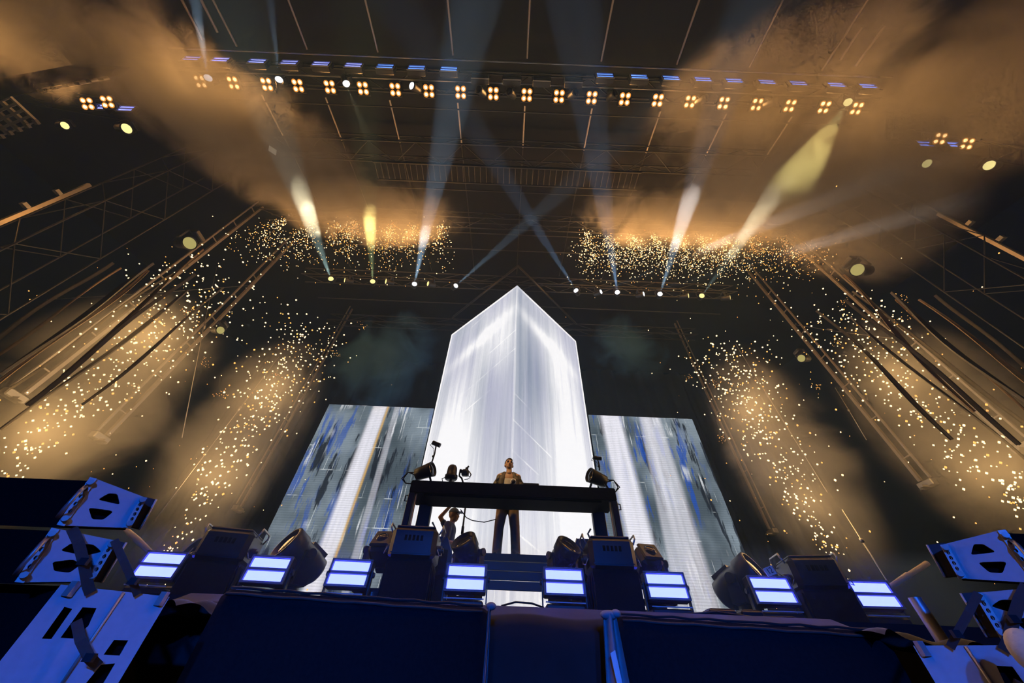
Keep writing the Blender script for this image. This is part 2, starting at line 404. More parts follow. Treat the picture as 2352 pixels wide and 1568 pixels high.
for k, px in enumerate((598, 745, 893, 1050, 1205, 1360, 1518, 1670, 1822)):      # pipes under the roof, front to back; rear lengths coloured dark as if in shade
    b = atz(px, 243+(px-893)*.041, 12.45); x = b.x
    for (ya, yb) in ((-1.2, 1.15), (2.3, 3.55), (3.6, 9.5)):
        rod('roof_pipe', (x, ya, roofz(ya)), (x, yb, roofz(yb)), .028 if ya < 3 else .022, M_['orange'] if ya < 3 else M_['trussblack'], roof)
for a, b in (((418, 0), (466, 92)), ((462, 0), (500, 74)), ((1980, 62), (1930, 137)), ((2032, 60), (1965, 152))):
    rod('roof_pipe', atz(*a, 12.1), atz(*b, 12.2), .035, M_['orange'], roof)

# ------------------------------------------------------------------ LED screens
AP = at(1188, 655, 7.75); H = AP.z
WL, WR = atz(1037, 768, H-CZ), atz(1323, 783, H-CZ)
wed = thing('led_wedge_screen', 'tall glowing white wedge-shaped video screen pointing at the crowd', 'video screen', (AP.x, AP.y, ST))
def loc(p, o): return Vector(p)-Vector(o)
o_ = (AP.x, AP.y, ST)
for P_, seed, up_, nm in ((WL, 1.7, .20, 'left'), (WR, 6.3, .62, 'right')):
    q = [loc((AP.x, AP.y, ST+.02), o_), loc((P_.x, P_.y, ST+.02), o_), loc((P_.x, P_.y, H), o_), loc((AP.x, AP.y, H), o_)]
    uvquad('led_face', q, led_wedge('led_wedge_content_'+nm, seed, up_), wed)
ctr = Vector(((WL.x+WR.x)/2, WL.y+.05, 0))
b = MB(); b.prism([loc((AP.x, AP.y+.05, ST), o_), loc((WR.x-.03, WR.y+.05, ST), o_), loc((WL.x+.03, WL.y+.05, ST), o_)], (0, 0, H-ST)); b.build('rear_casing', M_['black'], wed)
b = MB()
for P_ in (WL, WR):
    d = (Vector(P_)-Vector(AP)); n_ = Vector((d.y, -d.x, 0)).normalized()*(.35 if P_ is WR else -.35)
    a0 = loc((AP.x, AP.y-.5, H+.55), o_); a1 = a0+d
    b.path([a0, a1], .035, 6); b.path([a0+Vector((0, .12, .25)), a1+Vector((0, .12, .25))], .03, 6)
    for t in range(9):
        p = a0+d*(t/8.0); q2 = a0+d*min(1, (t+.5)/8.0)+Vector((0, .12, .25)); b.path([p, q2], .014, 5)
b.build('rigging_frame', M_['trussblack'], wed)

FY = max(WL.y, WR.y)+.25
fl0 = at(757, 927, FY); fr1 = at(1590, 963, FY); ft = (fl0.z+fr1.z)/2
for (x0, x1, nm, lab, seed, bands, blue) in (
        (fl0.x, WL.x-.12, 'l', 'flat video screen left of the wedge, grey-blue with one white streak', 2.0, [(.47, .075, .02, .95, True), (.70, .03, -.05, .35, False)], .7),
        (WR.x+.12, fr1.x, 'r', 'flat video screen right of the wedge, bright white and blue streaks', 11.0, [(.27, .11, -.06, 1.0, False), (.60, .10, .0, .62, False), (.44, .06, .1, .45, False)], .85)):
    t = thing('led_flat_screen', lab, 'video screen', ((x0+x1)/2, FY, ST))
    hw, hh = (x1-x0)/2, ft-ST
    uvquad('led_face', [(-hw, 0, .02), (hw, 0, .02), (hw, 0, hh), (-hw, 0, hh)], led_flat('led_flat_content_'+nm, seed, bands, blue), t)
    b = MB(); b.box((0, .09, hh/2), (hw*2, .14, hh)); b.build('rear_casing', M_['black'], t)
    for s_ in (-.85, .85):
        b = MB(); b.tube((s_*hw, .3, 0), (s_*hw, .3, hh*.98), .04); b.build('support_post', M_['trussblack'], t)

# ------------------------------------------------------------------ trusses
def truss(label, p0, p1, s, bay, mat, name='lighting_truss', r=.028, faces=('bottom', 'front'), upv=(0, 0, 1)):
    p0, p1 = Vector(p0), Vector(p1); d = (p1-p0); Ln = d.length; d.normalize()
    side = d.cross(Vector(upv)).normalized(); up = side.cross(d)
    t = thing(name, label, 'truss', p0)
    cs = [(a, b) for a in (-1, 1) for b in (-1, 1)]
    C = lambda a, b, x: side*(a*s/2)+up*(b*s/2)+d*x
    for a, b in cs: rod('chord', C(a, b, 0), C(a, b, Ln), r, mat, t)
    n = max(2, int(round(Ln/bay)))
    for k in range(n):
        x0, x1 = Ln*k/n, Ln*(k+1)/n
        z = k % 2
        if 'bottom' in faces: rod('brace', C(-1 if z else 1, -1, x0), C(1 if z else -1, -1, x1), r*.6, mat, t)
        if 'front' in faces: rod('brace', C(1, -1 if z else 1, x0), C(1, 1 if z else -1, x1), r*.6, mat, t)
        if 'back' in faces: rod('brace', C(-1, -1 if z else 1, x0), C(-1, 1 if z else -1, x1), r*.6, mat, t)
    return t
TZ = CZ+12.05
FT = truss('long black front lighting truss with amber blinders, nearest overhead', (-9.9, 1.78, TZ+.50), (10.3, 1.78, TZ+.50), .5, .84, M_['trussblack'])
tag(rod('lighting_pipe', (-9.9, 1.23, TZ+.2), (10.3, 1.23, TZ+.2), .026, M_['steel']), 'long thin pipe just in front of the blue overhead strobes', 'pipe', 'front truss pipes')
tag(rod('lighting_pipe', (-9.9, 1.70, TZ+.1), (10.3, 1.70, TZ+.1), .026, M_['steel']), 'long thin pipe with gold glints right above the amber blinders', 'pipe', 'front truss pipes')
tag(rod('lighting_pipe', (-9.9, 2.40, TZ+.2), (10.3, 2.40, TZ+.2), .02, M_['trussblack']), 'long dark pipe just below the amber blinders in view', 'pipe', 'front truss pipes')
a = atz(800, 335, 12.3); b = atz(1650, 385, 12.3)
truss('black box truss just behind the front lighting truss', (-8.0, a.y+.1, CZ+12.55), (8.2, a.y+.1, CZ+12.55), .62, .78, M_['trussblack'], faces=('bottom', 'front', 'back'))
cw = thing('maintenance_catwalk', 'narrow dark ladder-like catwalk hung behind the box truss', 'catwalk', (-4.9, 4.25, CZ+12.2))
for y_ in (-.28, .28):
    rod('rail', (0, y_, 0), (9.0, y_, 0), .03, M_['trussblack'], cw)
for k in range(46): rod('rung', (.05+k*.197, -.28, 0), (.05+k*.197, .28, 0), .014, M_['trussblack'], cw)
truss('slim black pyrotechnics truss above the ceiling sparks', (-9.2, 5.75, CZ+11.95), (10.2, 5.75, CZ+11.95), .4, .8, M_['trussblack'], r=.022)
truss('black truss carrying the row of white beam lights', (-8.6, 8.25, CZ+11.62), (9.0, 8.25, CZ+11.62), .4, .8, M_['trussblack'], r=.022)
truss('rearmost black truss above the video wedge', (-9, 11.4, CZ+12.4), (9, 11.4, CZ+12.4), .4, 1.0, M_['trussblack'], r=.022)
for y_, z_ in ((4.9, 12.5), (6.6, 12.6), (7.2, 12.4), (9.4, 11.6)):
    tag(rod('roof_cross_pipe', (-8.5, y_, CZ+z_), (9, y_, CZ+z_), .022, M_['trussblack']), {4.9: 'slim black cross pipe under the roof behind the catwalk', 6.6: 'slim black cross pipe behind the ceiling spark jets', 7.2: 'slim black cross pipe just before the beam light truss', 9.4: 'slim black cross pipe just behind the beam light truss'}[y_], 'pipe', 'roof cross pipes')

# ------------------------------------------------------------------ stage-edge strobes
def strobe_body(parent, lit, M):
    h = MB(); h.rbox((0, .07, 0), (.50, .13, .30), .012); h.build('housing', M_['black'], parent, M)
    h = MB()
    for z in (.135, -.135, 0): h.box((0, -.008, z), (.50, .030, .022 if z else .030))
    for x in (-.237, .237): h.box((x, -.0081, 0), (.026, .0298, .27))
    h.build('bezel', M_['bezel'], parent, M)
    for z in (.068, -.068):
        c = MB(); c.box((0, .002, z), (.44, .006, .098)); c.build('led_bar', lit, parent, M)
    f = MB()
    for k in range(7): f.box((0, .145, -.12+k*.04), (.40, .03, .012))
    f.build('cooling_fin', M_['black'], parent, M)
def floor_strobe(label):
    t = thing('strobe_light', label, 'strobe light', group='strobes along the stage edge')
    b = MB(); b.rbox((0, .10, .06), (.46, .26, .12), .015); b.build('base', M_['black'], t)
    for s_ in (-1, 1): b = MB(); b.box((s_*.262, .07, .24), (.014, .06, .28)); b.tube((s_*.255, .07, .34), (s_*.29, .07, .34), .03); b.build('yoke_arm', M_['black'], t)
    b = MB(); b.box((0, -.032, .135), (.47, .01, .012)); b.build('safety_ledge', M_['plate'], t)
    strobe_body(t, M_['strobe'], T(0, 0, .345) @ R('X', -6))
    return t
sx = [(368, 1298), (615, 1307), (802, 1317), (1070, 1328), (1296, 1340), (1532, 1352), (1778, 1364), (2015, 1378)]
slab = ['blue-white strobe light farthest left, beside the left speaker stack', 'blue-white strobe light at the foot of the left tilted moving light',
        'blue-white strobe light below the left streaked video screen', 'blue-white strobe light just left of the central gap under the booth',
        'blue-white strobe light just right of the central gap under the booth', 'blue-white strobe light below the right bright video screen',
        'blue-white strobe light at the foot of the right tilted moving light', 'blue-white strobe light farthest right, beside the right speaker stack']
proto = None
SY = 5.0
for i, (px, py) in enumerate(sx):
    p = at(px, py, SY)
    if proto is None: proto = floor_strobe(slab[i]); o = proto
    else: o = copy_tree(proto); o['label'] = slab[i]
    o.matrix_basis = T(p.x, SY, ST) @ R('Z', [4, 3, 2, 0, 0, -2, -3, -4][i])

# ------------------------------------------------------------------ moving lights
def basis(p, d, upv=(0, 0, 1)): return aim(p, d, upv)
def moving_head(label, foot, pivot_h, d, square=False, scale=1.0, group=None, lens=None, cover=True):
    """foot: world point of the base; d: direction the lens looks"""
    t = thing('moving_light', label, 'stage light', foot, group); d = Vector(d).normalized()
    pan = math.atan2(-d.x, d.y) if abs(d.x)+abs(d.y) > .02 else 0
    RZ = Matrix.Rotation(pan, 4, 'Z'); s = scale; hz = pivot_h
    b = MB(); b.rbox((0, 0, .07*s), (.38*s, .34*s, .14*s), .02*s); b.box((0, -.17*s, .07*s), (.14*s, .02*s, .06*s)); b.build('base', M_['black'], t)
    b = MB(); b.tube((0, 0, .14*s), (0, 0, .20*s), .12*s, n=16); b.box((0, 0, .22*s), (.44*s, .15*s, .05*s), RZ)
    for q in (-1, 1):
        b.prism([(q*.20*s, -.075*s, .20*s), (q*.20*s, .075*s, .20*s), (q*.20*s, .055*s, hz+.03*s), (q*.20*s, -.055*s, hz+.03*s)], (q*.045*s, 0, 0), RZ)
        b.tube(RZ @ Vector((q*.24*s, 0, hz)), RZ @ Vector((q*.275*s, 0, hz)), .05*s, n=12)
    b.build('yoke', M_['gloss'], t)
    Mh = aim((0, 0, hz), d)
    h = MB()
    if square:
        h.rbox((0, 0, -.02*s), (.31*s, .31*s, .34*s), .05*s); h.rbox((0, 0, -.23*s), (.24*s, .24*s, .12*s), .04*s); h.rbox((0, 0, .165*s), (.27*s, .27*s, .05*s), .02*s)
    else:
        h.lathe([(.10*s, -.30*s), (.145*s, -.27*s), (.165*s, -.12*s), (.165*s, .05*s), (.185*s, .07*s), (.19*s, .22*s), (.175*s, .235*s), (.16*s, .235*s), (.155*s, .20*s)], 26)
        h.box((0, .15*s, -.12*s), (.12*s, .07*s, .22*s)); h.box((0, -.15*s, -.12*s), (.12*s, .07*s, .22*s))
    hd = h.build('head', M_['gloss'], t, Mh)
    l = MB(); zl = .19*s if not square else .185*s; rl = .152*s if not square else .085*s
    l.lathe([(rl, zl-.01*s), (rl*.9, zl+.012*s), (rl*.6, zl+.026*s), (rl*.2, zl+.032*s)], 26); l.build('lens', lens or M_['glass'], hd)
    rg = MB(); n = 26
    rg.path([(rl*1.02*math.cos(2*math.pi*k/n), rl*1.02*math.sin(2*math.pi*k/n), zl) for k in range(n+1)], .006*s, 6); rg.build('lens_ring', M_['black'], hd)
    return t
def floor_head(px, py, Y, d, label, square=False, scale=1.0, group='moving lights on the stage edge'):
    p = at(px, py, Y); return moving_head(label, (p.x, p.y, ST), p.z-ST, d, square, scale, group)
floor_head(688, 1278, 5.42, (-.58, -.72, .42), 'black moving light tilted up left, lens glinting gold, before left screen', False, 1.2)
floor_head(1702, 1335, 5.42, (.58, -.72, .42), 'black moving light tilted up right, lens glinting gold, before right screen', False, 1.2)
floor_head(882, 1262, 5.35, (-.10, -.72, .55), 'square-fronted black moving light left of the booth', True, 1.0)
floor_head(1487, 1292, 5.35, (.10, -.72, .55), 'square-fronted black moving light right of the booth', True, 1.0)
floor_head(1077, 1272, 5.5, (-.40, -.60, .62), 'round black moving light under the booth, left of the performer', False, .95)
floor_head(1292, 1282, 5.5, (.40, -.60, .62), 'round black moving light under the booth, right of the performer', False, .95)

def profile_box(label, px, py, Y, rz, tagnum=None):
    p = at(px, py, Y)
    t = thing('profile_spotlight', label, 'stage light', T(p.x, p.y, ST) @ R('Z', rz), 'big boxed spotlights on the stage edge')
    hz = p.z-ST
    b = MB(); b.rbox((0, 0, .08), (.50, .46, .16), .03); b.build('base', M_['black'], t)
    c = MB()
    prof = [(.27, .24, .02), (.265, .235, hz*.5), (.275, .24, hz-.20), (.26, .22, hz-.16)]
    for (a1, b1, z1), (a2, b2, z2) in zip(prof, prof[1:]):
        vs_ = [(i*a, j*bb, z) for (a, bb, z) in ((a1, b1, z1), (a2, b2, z2)) for (i, j) in ((-1, -1), (1, -1), (1, 1), (-1, 1))]
        c.add(vs_, [(k, (k+1) % 4, 4+(k+1) % 4, 4+k) for k in range(4)])
    for q in (-1, 1):          # sagging folds of the rain cover
        for k in range(3): c.path([(q*(.272), -.2+k*.16, hz-.2), (q*(.285), -.18+k*.16, hz*.45), (q*(.278), -.2+k*.17, .05)], .012, 6)
    c.build('rain_cover', M_['cloth'], t)
    h = MB(); h.rbox((0, 0, hz), (.58, .52, .38), .055); h.box((0, -.262, hz-.115), (.50, .006, .012)); hd = h.build('head', M_['gloss'], t)
    tr = MB(); tr.rbox((0, 0, hz+.187), (.50, .46, .03), .012); tr.build('top_lid', M_['black'], hd)
    for q in (-1, 1):
        hn = MB(); hn.path([(q*.30, -.17, hz+.12), (q*.335, -.17, hz+.19), (q*.335, -.15, hz+.235), (q*.335, .13, hz+.235), (q*.335, .15, hz+.19), (q*.30, .15, hz+.12)], .011, 8); hn.build('handle', M_['steel'], hd)
        kn = MB(); kn.tube((q*.285, -.05, hz-.03), (q*.345, -.05, hz-.03), .055, n=14); kn.tube((q*.345, -.05, hz-.03), (q*.37, -.05, hz-.03), .03, n=12); kn.build('tilt_knob', M_['black'], hd)
        ch = MB(); ch.path([(q*.345, -.05, hz-.05), (q*.36, -.12, hz-.10), (q*.34, -.20, hz-.12), (q*.31, -.23, hz-.06)], .006, 6); ch.build('safety_cable', M_['steel'], hd)
    vt = MB()
    for k in range(5): vt.box((-.1+k*.05, -.262, hz+.05), (.03, .008, .06))
    vt.build('vent_slots', M_['grille'], hd)
    if tagnum:
        tl = (T(p.x, p.y, ST) @ R('Z', rz)).inverted() @ at(1768, 1311, 4.92); tm = T(tl) @ R('Z', -rz) @ R('Y', -18)
        tg = MB(); tg.box((0, 0, 0), (.13, .006, .09)); tgo = tg.build('number_tag', M_['tag'], t, tm); tgo['label'] = 'white tag reading 12'
        cu = bpy.data.curves.new('tag_text', 'FONT'); cu.body = tagnum; cu.size = .085; cu.align_x = 'CENTER'; cu.align_y = 'CENTER'; cu.extrude = .001
        tmp = bpy.data.objects.new('tmp', cu); COL.objects.link(tmp)
        me = bpy.data.meshes.new_from_object(tmp.evaluated_get(bpy.context.evaluated_depsgraph_get())); bpy.data.objects.remove(tmp)
        me.materials.clear(); me.materials.append(M_['ink'])
        put('tag_number', me, tgo, T(0, -.005, 0) @ R('X', 90))
        wr = MB(); wr.path([(-.345, -.05, hz-.05), (-.36, -.16, hz-.06), tl+Vector((.02, 0, .045))], .005, 6); wr.build('tag_wire', M_['steel'], t)
    return t
profile_box('big black boxed spotlight at left with handles, against the sparks', 528, 1262, 5.2, 12)
profile_box('big black boxed spotlight standing before the left end of the booth', 955, 1258, 5.1, 2)
profile_box('big black boxed spotlight standing before the right end of the booth', 1398, 1282, 5.1, -2)
profile_box('big black boxed spotlight at right carrying a white number tag', 1862, 1325, 5.2, -12, '12')
# half-round cowls behind the outer boxes
for s_, px, py, lab in ((-1, 452, 1262, 'curved black cowl with pale rim left of the left boxed spotlight'), (1, 1925, 1335, 'curved black cowl with pale rim right of the right boxed spotlight')):
    p = at(px, py, 5.55); t = thing('spotlight_cowl', lab, 'stage light', (p.x, p.y, ST), 'cowled lights beside the boxed spotlights')
    hz = p.z-ST
    b = MB(); b.rbox((0, 0, .1), (.3, .3, .2), .02); b.box((0, 0, hz/2), (.08, .08, hz)); b.build('stand', M_['black'], t)
    b = MB(); n = 14
    ring = [(-.20+.40*k/n, -.02, hz-.12+.26*math.sin(math.pi*k/n)) for k in range(n+1)]
    b.prism(ring, (0, .3, 0)); b.build('cowl', M_['gloss'], t, R('Z', 0) @ T(0, 0, 0))
    b = MB(); b.path(ring, .010, 6); b.build('rim', M_['wood'], t)

# ------------------------------------------------------------------ overhead fixtures on the front truss
def lamp_data(kind, name, color, power, **kw):
    l = bpy.data.lights.new(name, kind); l.color = color; l.energy = power
    for k, v in kw.items(): setattr(l, k, v)
    return l
WASH = 1250
BL = lamp_data('SPOT', 'blinder_glow', (1.0, .48, .14), 115, spot_size=math.radians(140), spot_blend=.9, shadow_soft_size=.12)
def make_blinder():
    t = thing('blinder', '', 'stage light', group='amber blinders on the trusses')
    b = MB(); b.rbox((0, 0, -.05), (.36, .36, .08), .015); b.build('housing', M_['black'], t)
    b = MB(); b.box((-.19, 0, -.09), (.012, .05, .16)); b.box((.19, 0, -.09), (.012, .05, .16)); b.box((0, 0, -.17), (.39, .05, .014)); b.build('yoke', M_['black'], t)
    for i in (-1, 1):
        for j in (-1, 1):
            c = MB(); c.lathe([(.044, -.012), (.044, .006), (.032, .014), (.012, .018)], 16); l_ = c.build('lamp', M_['amber'], t, T(i*.083, j*.083, 0))
            c = MB(); c.lathe([(.072, -.016), (.074, .002), (.052, .003), (.050, -.014)], 18); c.build('reflector', M_['amber_ring'], l_)
    return t
bpx = [(460, 188), (535, 190), (612, 193), (684, 197), (758, 202), (834, 205), (908, 207), (985, 210), (1058, 211), (1133, 217), (1210, 219), (1284, 222), (1359, 225), (1435, 228), (1511, 230), (1585, 234), (1663, 235), (1740, 237), (1816, 240), (1895, 244), (1971, 245)]
bp = make_blinder(); blx = []
def put_blinder(o, p, dirn, lab, light=True):
    o.matrix_basis = aim(p, dirn, (0, 1, 0)); o['label'] = lab
    if light:
        lo = bpy.data.objects.new('blinder_light', BL); COL.objects.link(lo); lo.parent = o; lo.matrix_basis = T(0, 0, .06) @ R('X', 200)
for i, (px, py) in enumerate(bpx): blx.append(atz(px, py, 12.0).x)
for i, o in enumerate([bp]+[copy_tree(bp) for k in range(20)]):
    p = Vector((blx[i], 1.93, CZ+12.0))
    put_blinder(o, p, (0, -.22, -1), 'amber four-lamp blinder on the front truss, %s from the left' % ordw(i))
wing = [(246, 234, -1), (2160, 318, 1)]
wing2 = [(200, 238, -1), (2222, 330, 1)]
for (px, py, s_), w_ in zip(wing+wing2, ('upper', 'upper', 'lower', 'lower')):
    o = copy_tree(bp)
    for c in list(o.children):
        if c.type == 'LIGHT': bpy.data.objects.remove(c)
    p = atz(px, py, 11.6)
    put_blinder(o, p, (-s_*.2, -.6, -1), '%s amber blinder on the short %s wing truss' % (w_, 'left' if s_ < 0 else 'right'), True)

for (px, py, s_, lab) in ((-70, 60, -1, 'assumed amber blinder beyond the left picture edge lighting the corner smoke'), (-70, 130, -1, 'lower assumed amber blinder beyond the left picture edge')):  # two unseen blinders, assumed and added to light the corner smoke
    o = copy_tree(bp)
    for c in list(o.children):
        if c.type == 'LIGHT': bpy.data.objects.remove(c)
    put_blinder(o, atz(px, py, 11.7), (.5, .3, -1), lab)
    for c in o.children:
        if c.type == 'LIGHT': c.data = BL.copy(); c.data.energy = 260
def make_top_strobe(lit):
    t = thing('overhead_strobe', '', 'strobe light', group='blue strobes on the trusses')
    strobe_body(t, lit, Matrix.Identity(4))
    b = MB(); b.box((0, .07, .20), (.54, .05, .014))
    for s_ in (-1, 1): b.box((s_*.262, .07, .085), (.0145, .0501, .24))
    b.build('yoke', M_['black'], t)
    return t
spx = [(440, 134), (507, 138), (592, 143), (665, 145), (738, 149), (812, 150), (885, 154), (957, 157), (1031, 158), (1103, 170), (1176, 173), (1245, 175), (1318, 178), (1390, 172), (1468, 176), (1542, 178), (1615, 181), (1688, 182), (1763, 185), (1836, 187), (1923, 191), (1997, 193)]
protos = {}
for i, (px, py) in enumerate(spx):
    off = 9 <= i <= 12; key = 'off' if off else ('strobe_topl' if i < 6 else 'strobe_top')
    if key not in protos: o = protos[key] = make_top_strobe(M_[key])
    else:
        o = copy_tree(protos[key])
        for c in list(o.children):
            if c.type == 'LIGHT': bpy.data.objects.remove(c)
    p = atz(px, py, 12.0); p.y = 1.42 if not off else 1.55
    o.matrix_basis = T(p.x, p.y, p.z) @ R('X', 13)
    o['label'] = ('unlit strobe on the front truss, %s from the left' if off else 'blue strobe bar on the front truss, %s from the left') % ordw(i)
for (px, py, w_) in ((228, 246, 'outer strobe on the left wing truss'), (290, 250, 'inner strobe on the left wing truss'), (2125, 331, 'inner strobe on the right wing truss'), (2194, 333, 'outer strobe on the right wing truss')):
    k_ = 'strobe_topl' if px < 1000 else 'strobe_top'; o = copy_tree(protos[k_])
    for c in list(o.children):
        if c.type == 'LIGHT': bpy.data.objects.remove(c)
    o.matrix_basis = T(atz(px, py, 11.7)) @ R('X', 16); o['label'] = 'blue '+w_

# moving heads hung between the blinders and on the beam truss
def hung_head(label, p, d, lens, group, scale=.62):
    t = thing('beam_light', label, 'stage light', p, group); d = Vector(d).normalized(); s = scale
    b = MB(); b.rbox((0, 0, .40*s), (.34*s, .34*s, .14*s), .02); b.build('base', M_['black'], t)
    b = MB()
    pan = math.atan2(-d.x, d.y) if abs(d.x)+abs(d.y) > .02 else 0; RZ = Matrix.Rotation(pan, 4, 'Z')
    b.box((0, 0, .32*s), (.42*s, .12*s, .05*s), RZ)
    for q in (-1, 1): b.box((q*.2*s, 0, .15*s), (.04*s, .10*s, .36*s), RZ)
    b.build('yoke', M_['black'], t)
    h = MB(); h.lathe([(.10*s, -.30*s), (.14*s, -.26*s), (.155*s, -.05*s), (.17*s, .10*s), (.175*s, .22*s), (.165*s, .22*s), (.155*s, .19*s)], 20); hd = h.build('head', M_['black'], t, aim((0, 0, 0), d))
    l = MB(); l.lathe([(.155*s, .19*s), (.14*s, .215*s), (.05*s, .225*s)], 20); l.build('lens', lens, hd)
    return t
def beam(root, d, color, power, size_deg, blend=.25, off=.16):
    l = lamp_data('SPOT', 'beam', color, power, spot_size=math.radians(size_deg), spot_blend=blend, shadow_soft_size=.03)
    o = bpy.data.objects.new('beam_source', l); COL.objects.link(o); o.parent = root
    d = Vector(d).normalized(); o.matrix_basis = aim(d*off, -d)
# beam truss: (lamp pixel, a pixel the beam passes, its height there, colour, power, cone)
WHT, CRM, YEL, BLU = (1.0, .97, .95), (1.0, .93, .62), (1.0, .80, .25), (.80, .86, 1.0)
beams = [((760, 640), (693, 455), 9.2, CRM, 5200, 7.0), ((856, 646), (848, 480), 9.4, YEL, 4200, 6.0), ((952, 652), (974, 548), 9.6, WHT, 11000, 5.0), ((1047, 656), (1160, 556), 9.8, WHT, 3600, 4.5),
         ((1323, 667), (1105, 320), 9.0, BLU, 3600, 5.0), ((1418, 671), (1405, 585), 9.8, BLU, 6500, 5.0), ((1516, 675), (1552, 560), 9.6, WHT, 6500, 5.0), ((1380, 670), (1540, 605), 10.2, WHT, 1300, 4),
         ((1478, 675), (1640, 628), 10.2, WHT, 1300, 4), ((1612, 679), (1665, 605), 9.8, CRM, 1800, 5)]
blab = {760: 'leftmost lit', 856: 'second lit', 952: 'third lit', 1047: 'lit, left of the wedge tip,', 1323: 'lit, right of the wedge tip,', 1418: 'straight-shooting lit', 1516: 'bright lit', 1380: 'outward-leaning lit', 1478: 'low-slanting lit', 1612: 'rightmost lit'}
for (a, e, hh, c, pw, sz) in beams:
    p = atz(*a, 11.0); q = atz(*e, hh); d = q-p
    side = 'left' if a[0] < 1176 else 'right'
    o = hung_head('%s beam light on the %s half of the beam truss' % (blab[a[0]], side), p-d.normalized()*.12, d, M_['lens_yellow'] if c in (YEL, CRM) else M_['lens_white'], 'beam lights on the rear truss')
    beam(o, d, c, pw*7, sz)
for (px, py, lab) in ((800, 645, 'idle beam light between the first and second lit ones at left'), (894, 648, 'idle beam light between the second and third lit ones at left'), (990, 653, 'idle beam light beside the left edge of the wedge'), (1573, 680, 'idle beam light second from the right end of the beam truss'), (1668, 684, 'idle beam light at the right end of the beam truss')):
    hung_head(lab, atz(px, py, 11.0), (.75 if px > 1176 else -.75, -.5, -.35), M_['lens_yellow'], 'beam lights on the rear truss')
# front truss heads
fh = [((478, 180), (463, 92), 11.0, WHT, 4500, 5.0, True), ((641, 184), (622, 10), 10.5, WHT, 1500, 4.5, True), ((795, 191), 'person', 0, (1.0, .62, .26), 480, 8.0, True), ((947, 198), None, 0, None, 0, 0, True), ((1100, 206), None, 0, None, 0, 0, False), ((1170, 210), None, 0, None, 0, 0, False),
      ((1322, 213), None, 0, None, 0, 0, False), ((1412, 216), None, 0, None, 0, 0, False), ((1620, 226), None, 0, None, 0, 0, False), ((1780, 232), None, 0, None, 0, 0, False), ((1948, 234), (1790, 470), 7.6, YEL, 1500, 13.0, True)]
for i, (a, e, hh, c, pw, sz, lit) in enumerate(fh):
    p = atz(*a, 11.75)
    d = (Vector((.02, 6.5, CZ+1.47+1.25))-p) if e == 'person' else (atz(*e, hh)-p) if e else Vector(((-.5 if a[0] < 1176 else .5), -.55, -.7))
    o = hung_head('moving head hung in the front truss, %s from the left' % ordw(i), p-d.normalized()*.1, d, M_['lens_white'] if lit and i < 4 else (M_['lens_yellow'] if lit else M_['glass']), 'moving heads in the front truss')
    if e: beam(o, d, c, pw*8, sz, .9 if sz > 10 else .35)
# pale round lenses on the wings; the first four are lens ghosts built as lamps
for (px, py, hh, s_, lab) in ((425, 558, 8.2, 1.0, 'large dull yellow lens ghost built as a lamp, high at left'), (1980, 620, 8.2, 1.0, 'large dull yellow lens ghost built as a lamp, high at right'), (1847, 823, 6.5, .62, 'small dull yellow lens ghost built as a lamp below right, near the inner post'), (500, 758, 6.5, .62, 'small glinting lens ghost built as a lamp beside the inner left post'),
                              (283, 295, 11.2, .8, 'pale round lens under the left wing truss'), (143, 288, 11.2, .6, 'small pale lens at far left under the wing truss'), (2136, 376, 11.2, .7, 'pale round lens under the right wing truss'), (2280, 380, 11.2, .8, 'pale round lens at far right under the wing truss')):
    p = atz(px, py, hh); hung_head(lab, p, (-p.x*.9, -p.y*.3, -hh*.28), M_['lens_ghost'] if hh < 9 else M_['lens_yellow'], 'lamps on the wings', s_)
for s_, a, b in (('left', (60, 215), (330, 262)), ('right', (2090, 318), (2352, 360))):
    p0 = atz(*a, 12.1); p1 = atz(*b, 12.1); truss('short dark %s wing truss with amber and blue lamps' % s_, p0, p1, .4, .6, M_['trussblack'], r=.02)

# assumed blue wash lamps added behind the photographer, throwing low across the stage front
for k, x in enumerate((-.8, 1.0, .1)):
    t = thing('assumed_wash_light', 'assumed blue wash lamp, unseen behind the photographer, facing the stage, %s one' % (('left', 'right', 'middle')[k]), 'stage light', (x, -4.2, 0), 'assumed blue wash lamps behind the photographer')
    d = (Vector(((-2.6, 2.9, .1)[k], 2.4, .75))-Vector((x, -4.2, 3.2))).normalized()
    b = MB(); b.box((0, 0, 1.55), (.06, .06, 3.1)); b.box((0, 0, .02), (.5, .5, .04)); b.build('stand', M_['black'], t)
    b = MB(); b.rbox((0, 0, -.06), (.46, .34, .12), .02); hd = b.build('housing', M_['black'], t, aim((0, 0, 3.2), d))
    b = MB(); b.box((0, 0, .004), (.42, .30, .006)); b.build('led_face', M_['strobe_top'], hd)
    l = lamp_data('SPOT', 'assumed_blue_wash', (.004, .13, 1.0), WASH if k < 2 else WASH*1.1, spot_size=math.radians(52), spot_blend=.7, shadow_soft_size=.08); o = bpy.data.objects.new('assumed_blue_wash', l); COL.objects.link(o); o.parent = t; o.matrix_basis = aim(Vector((0, 0, 3.2))+d*.03, -d)

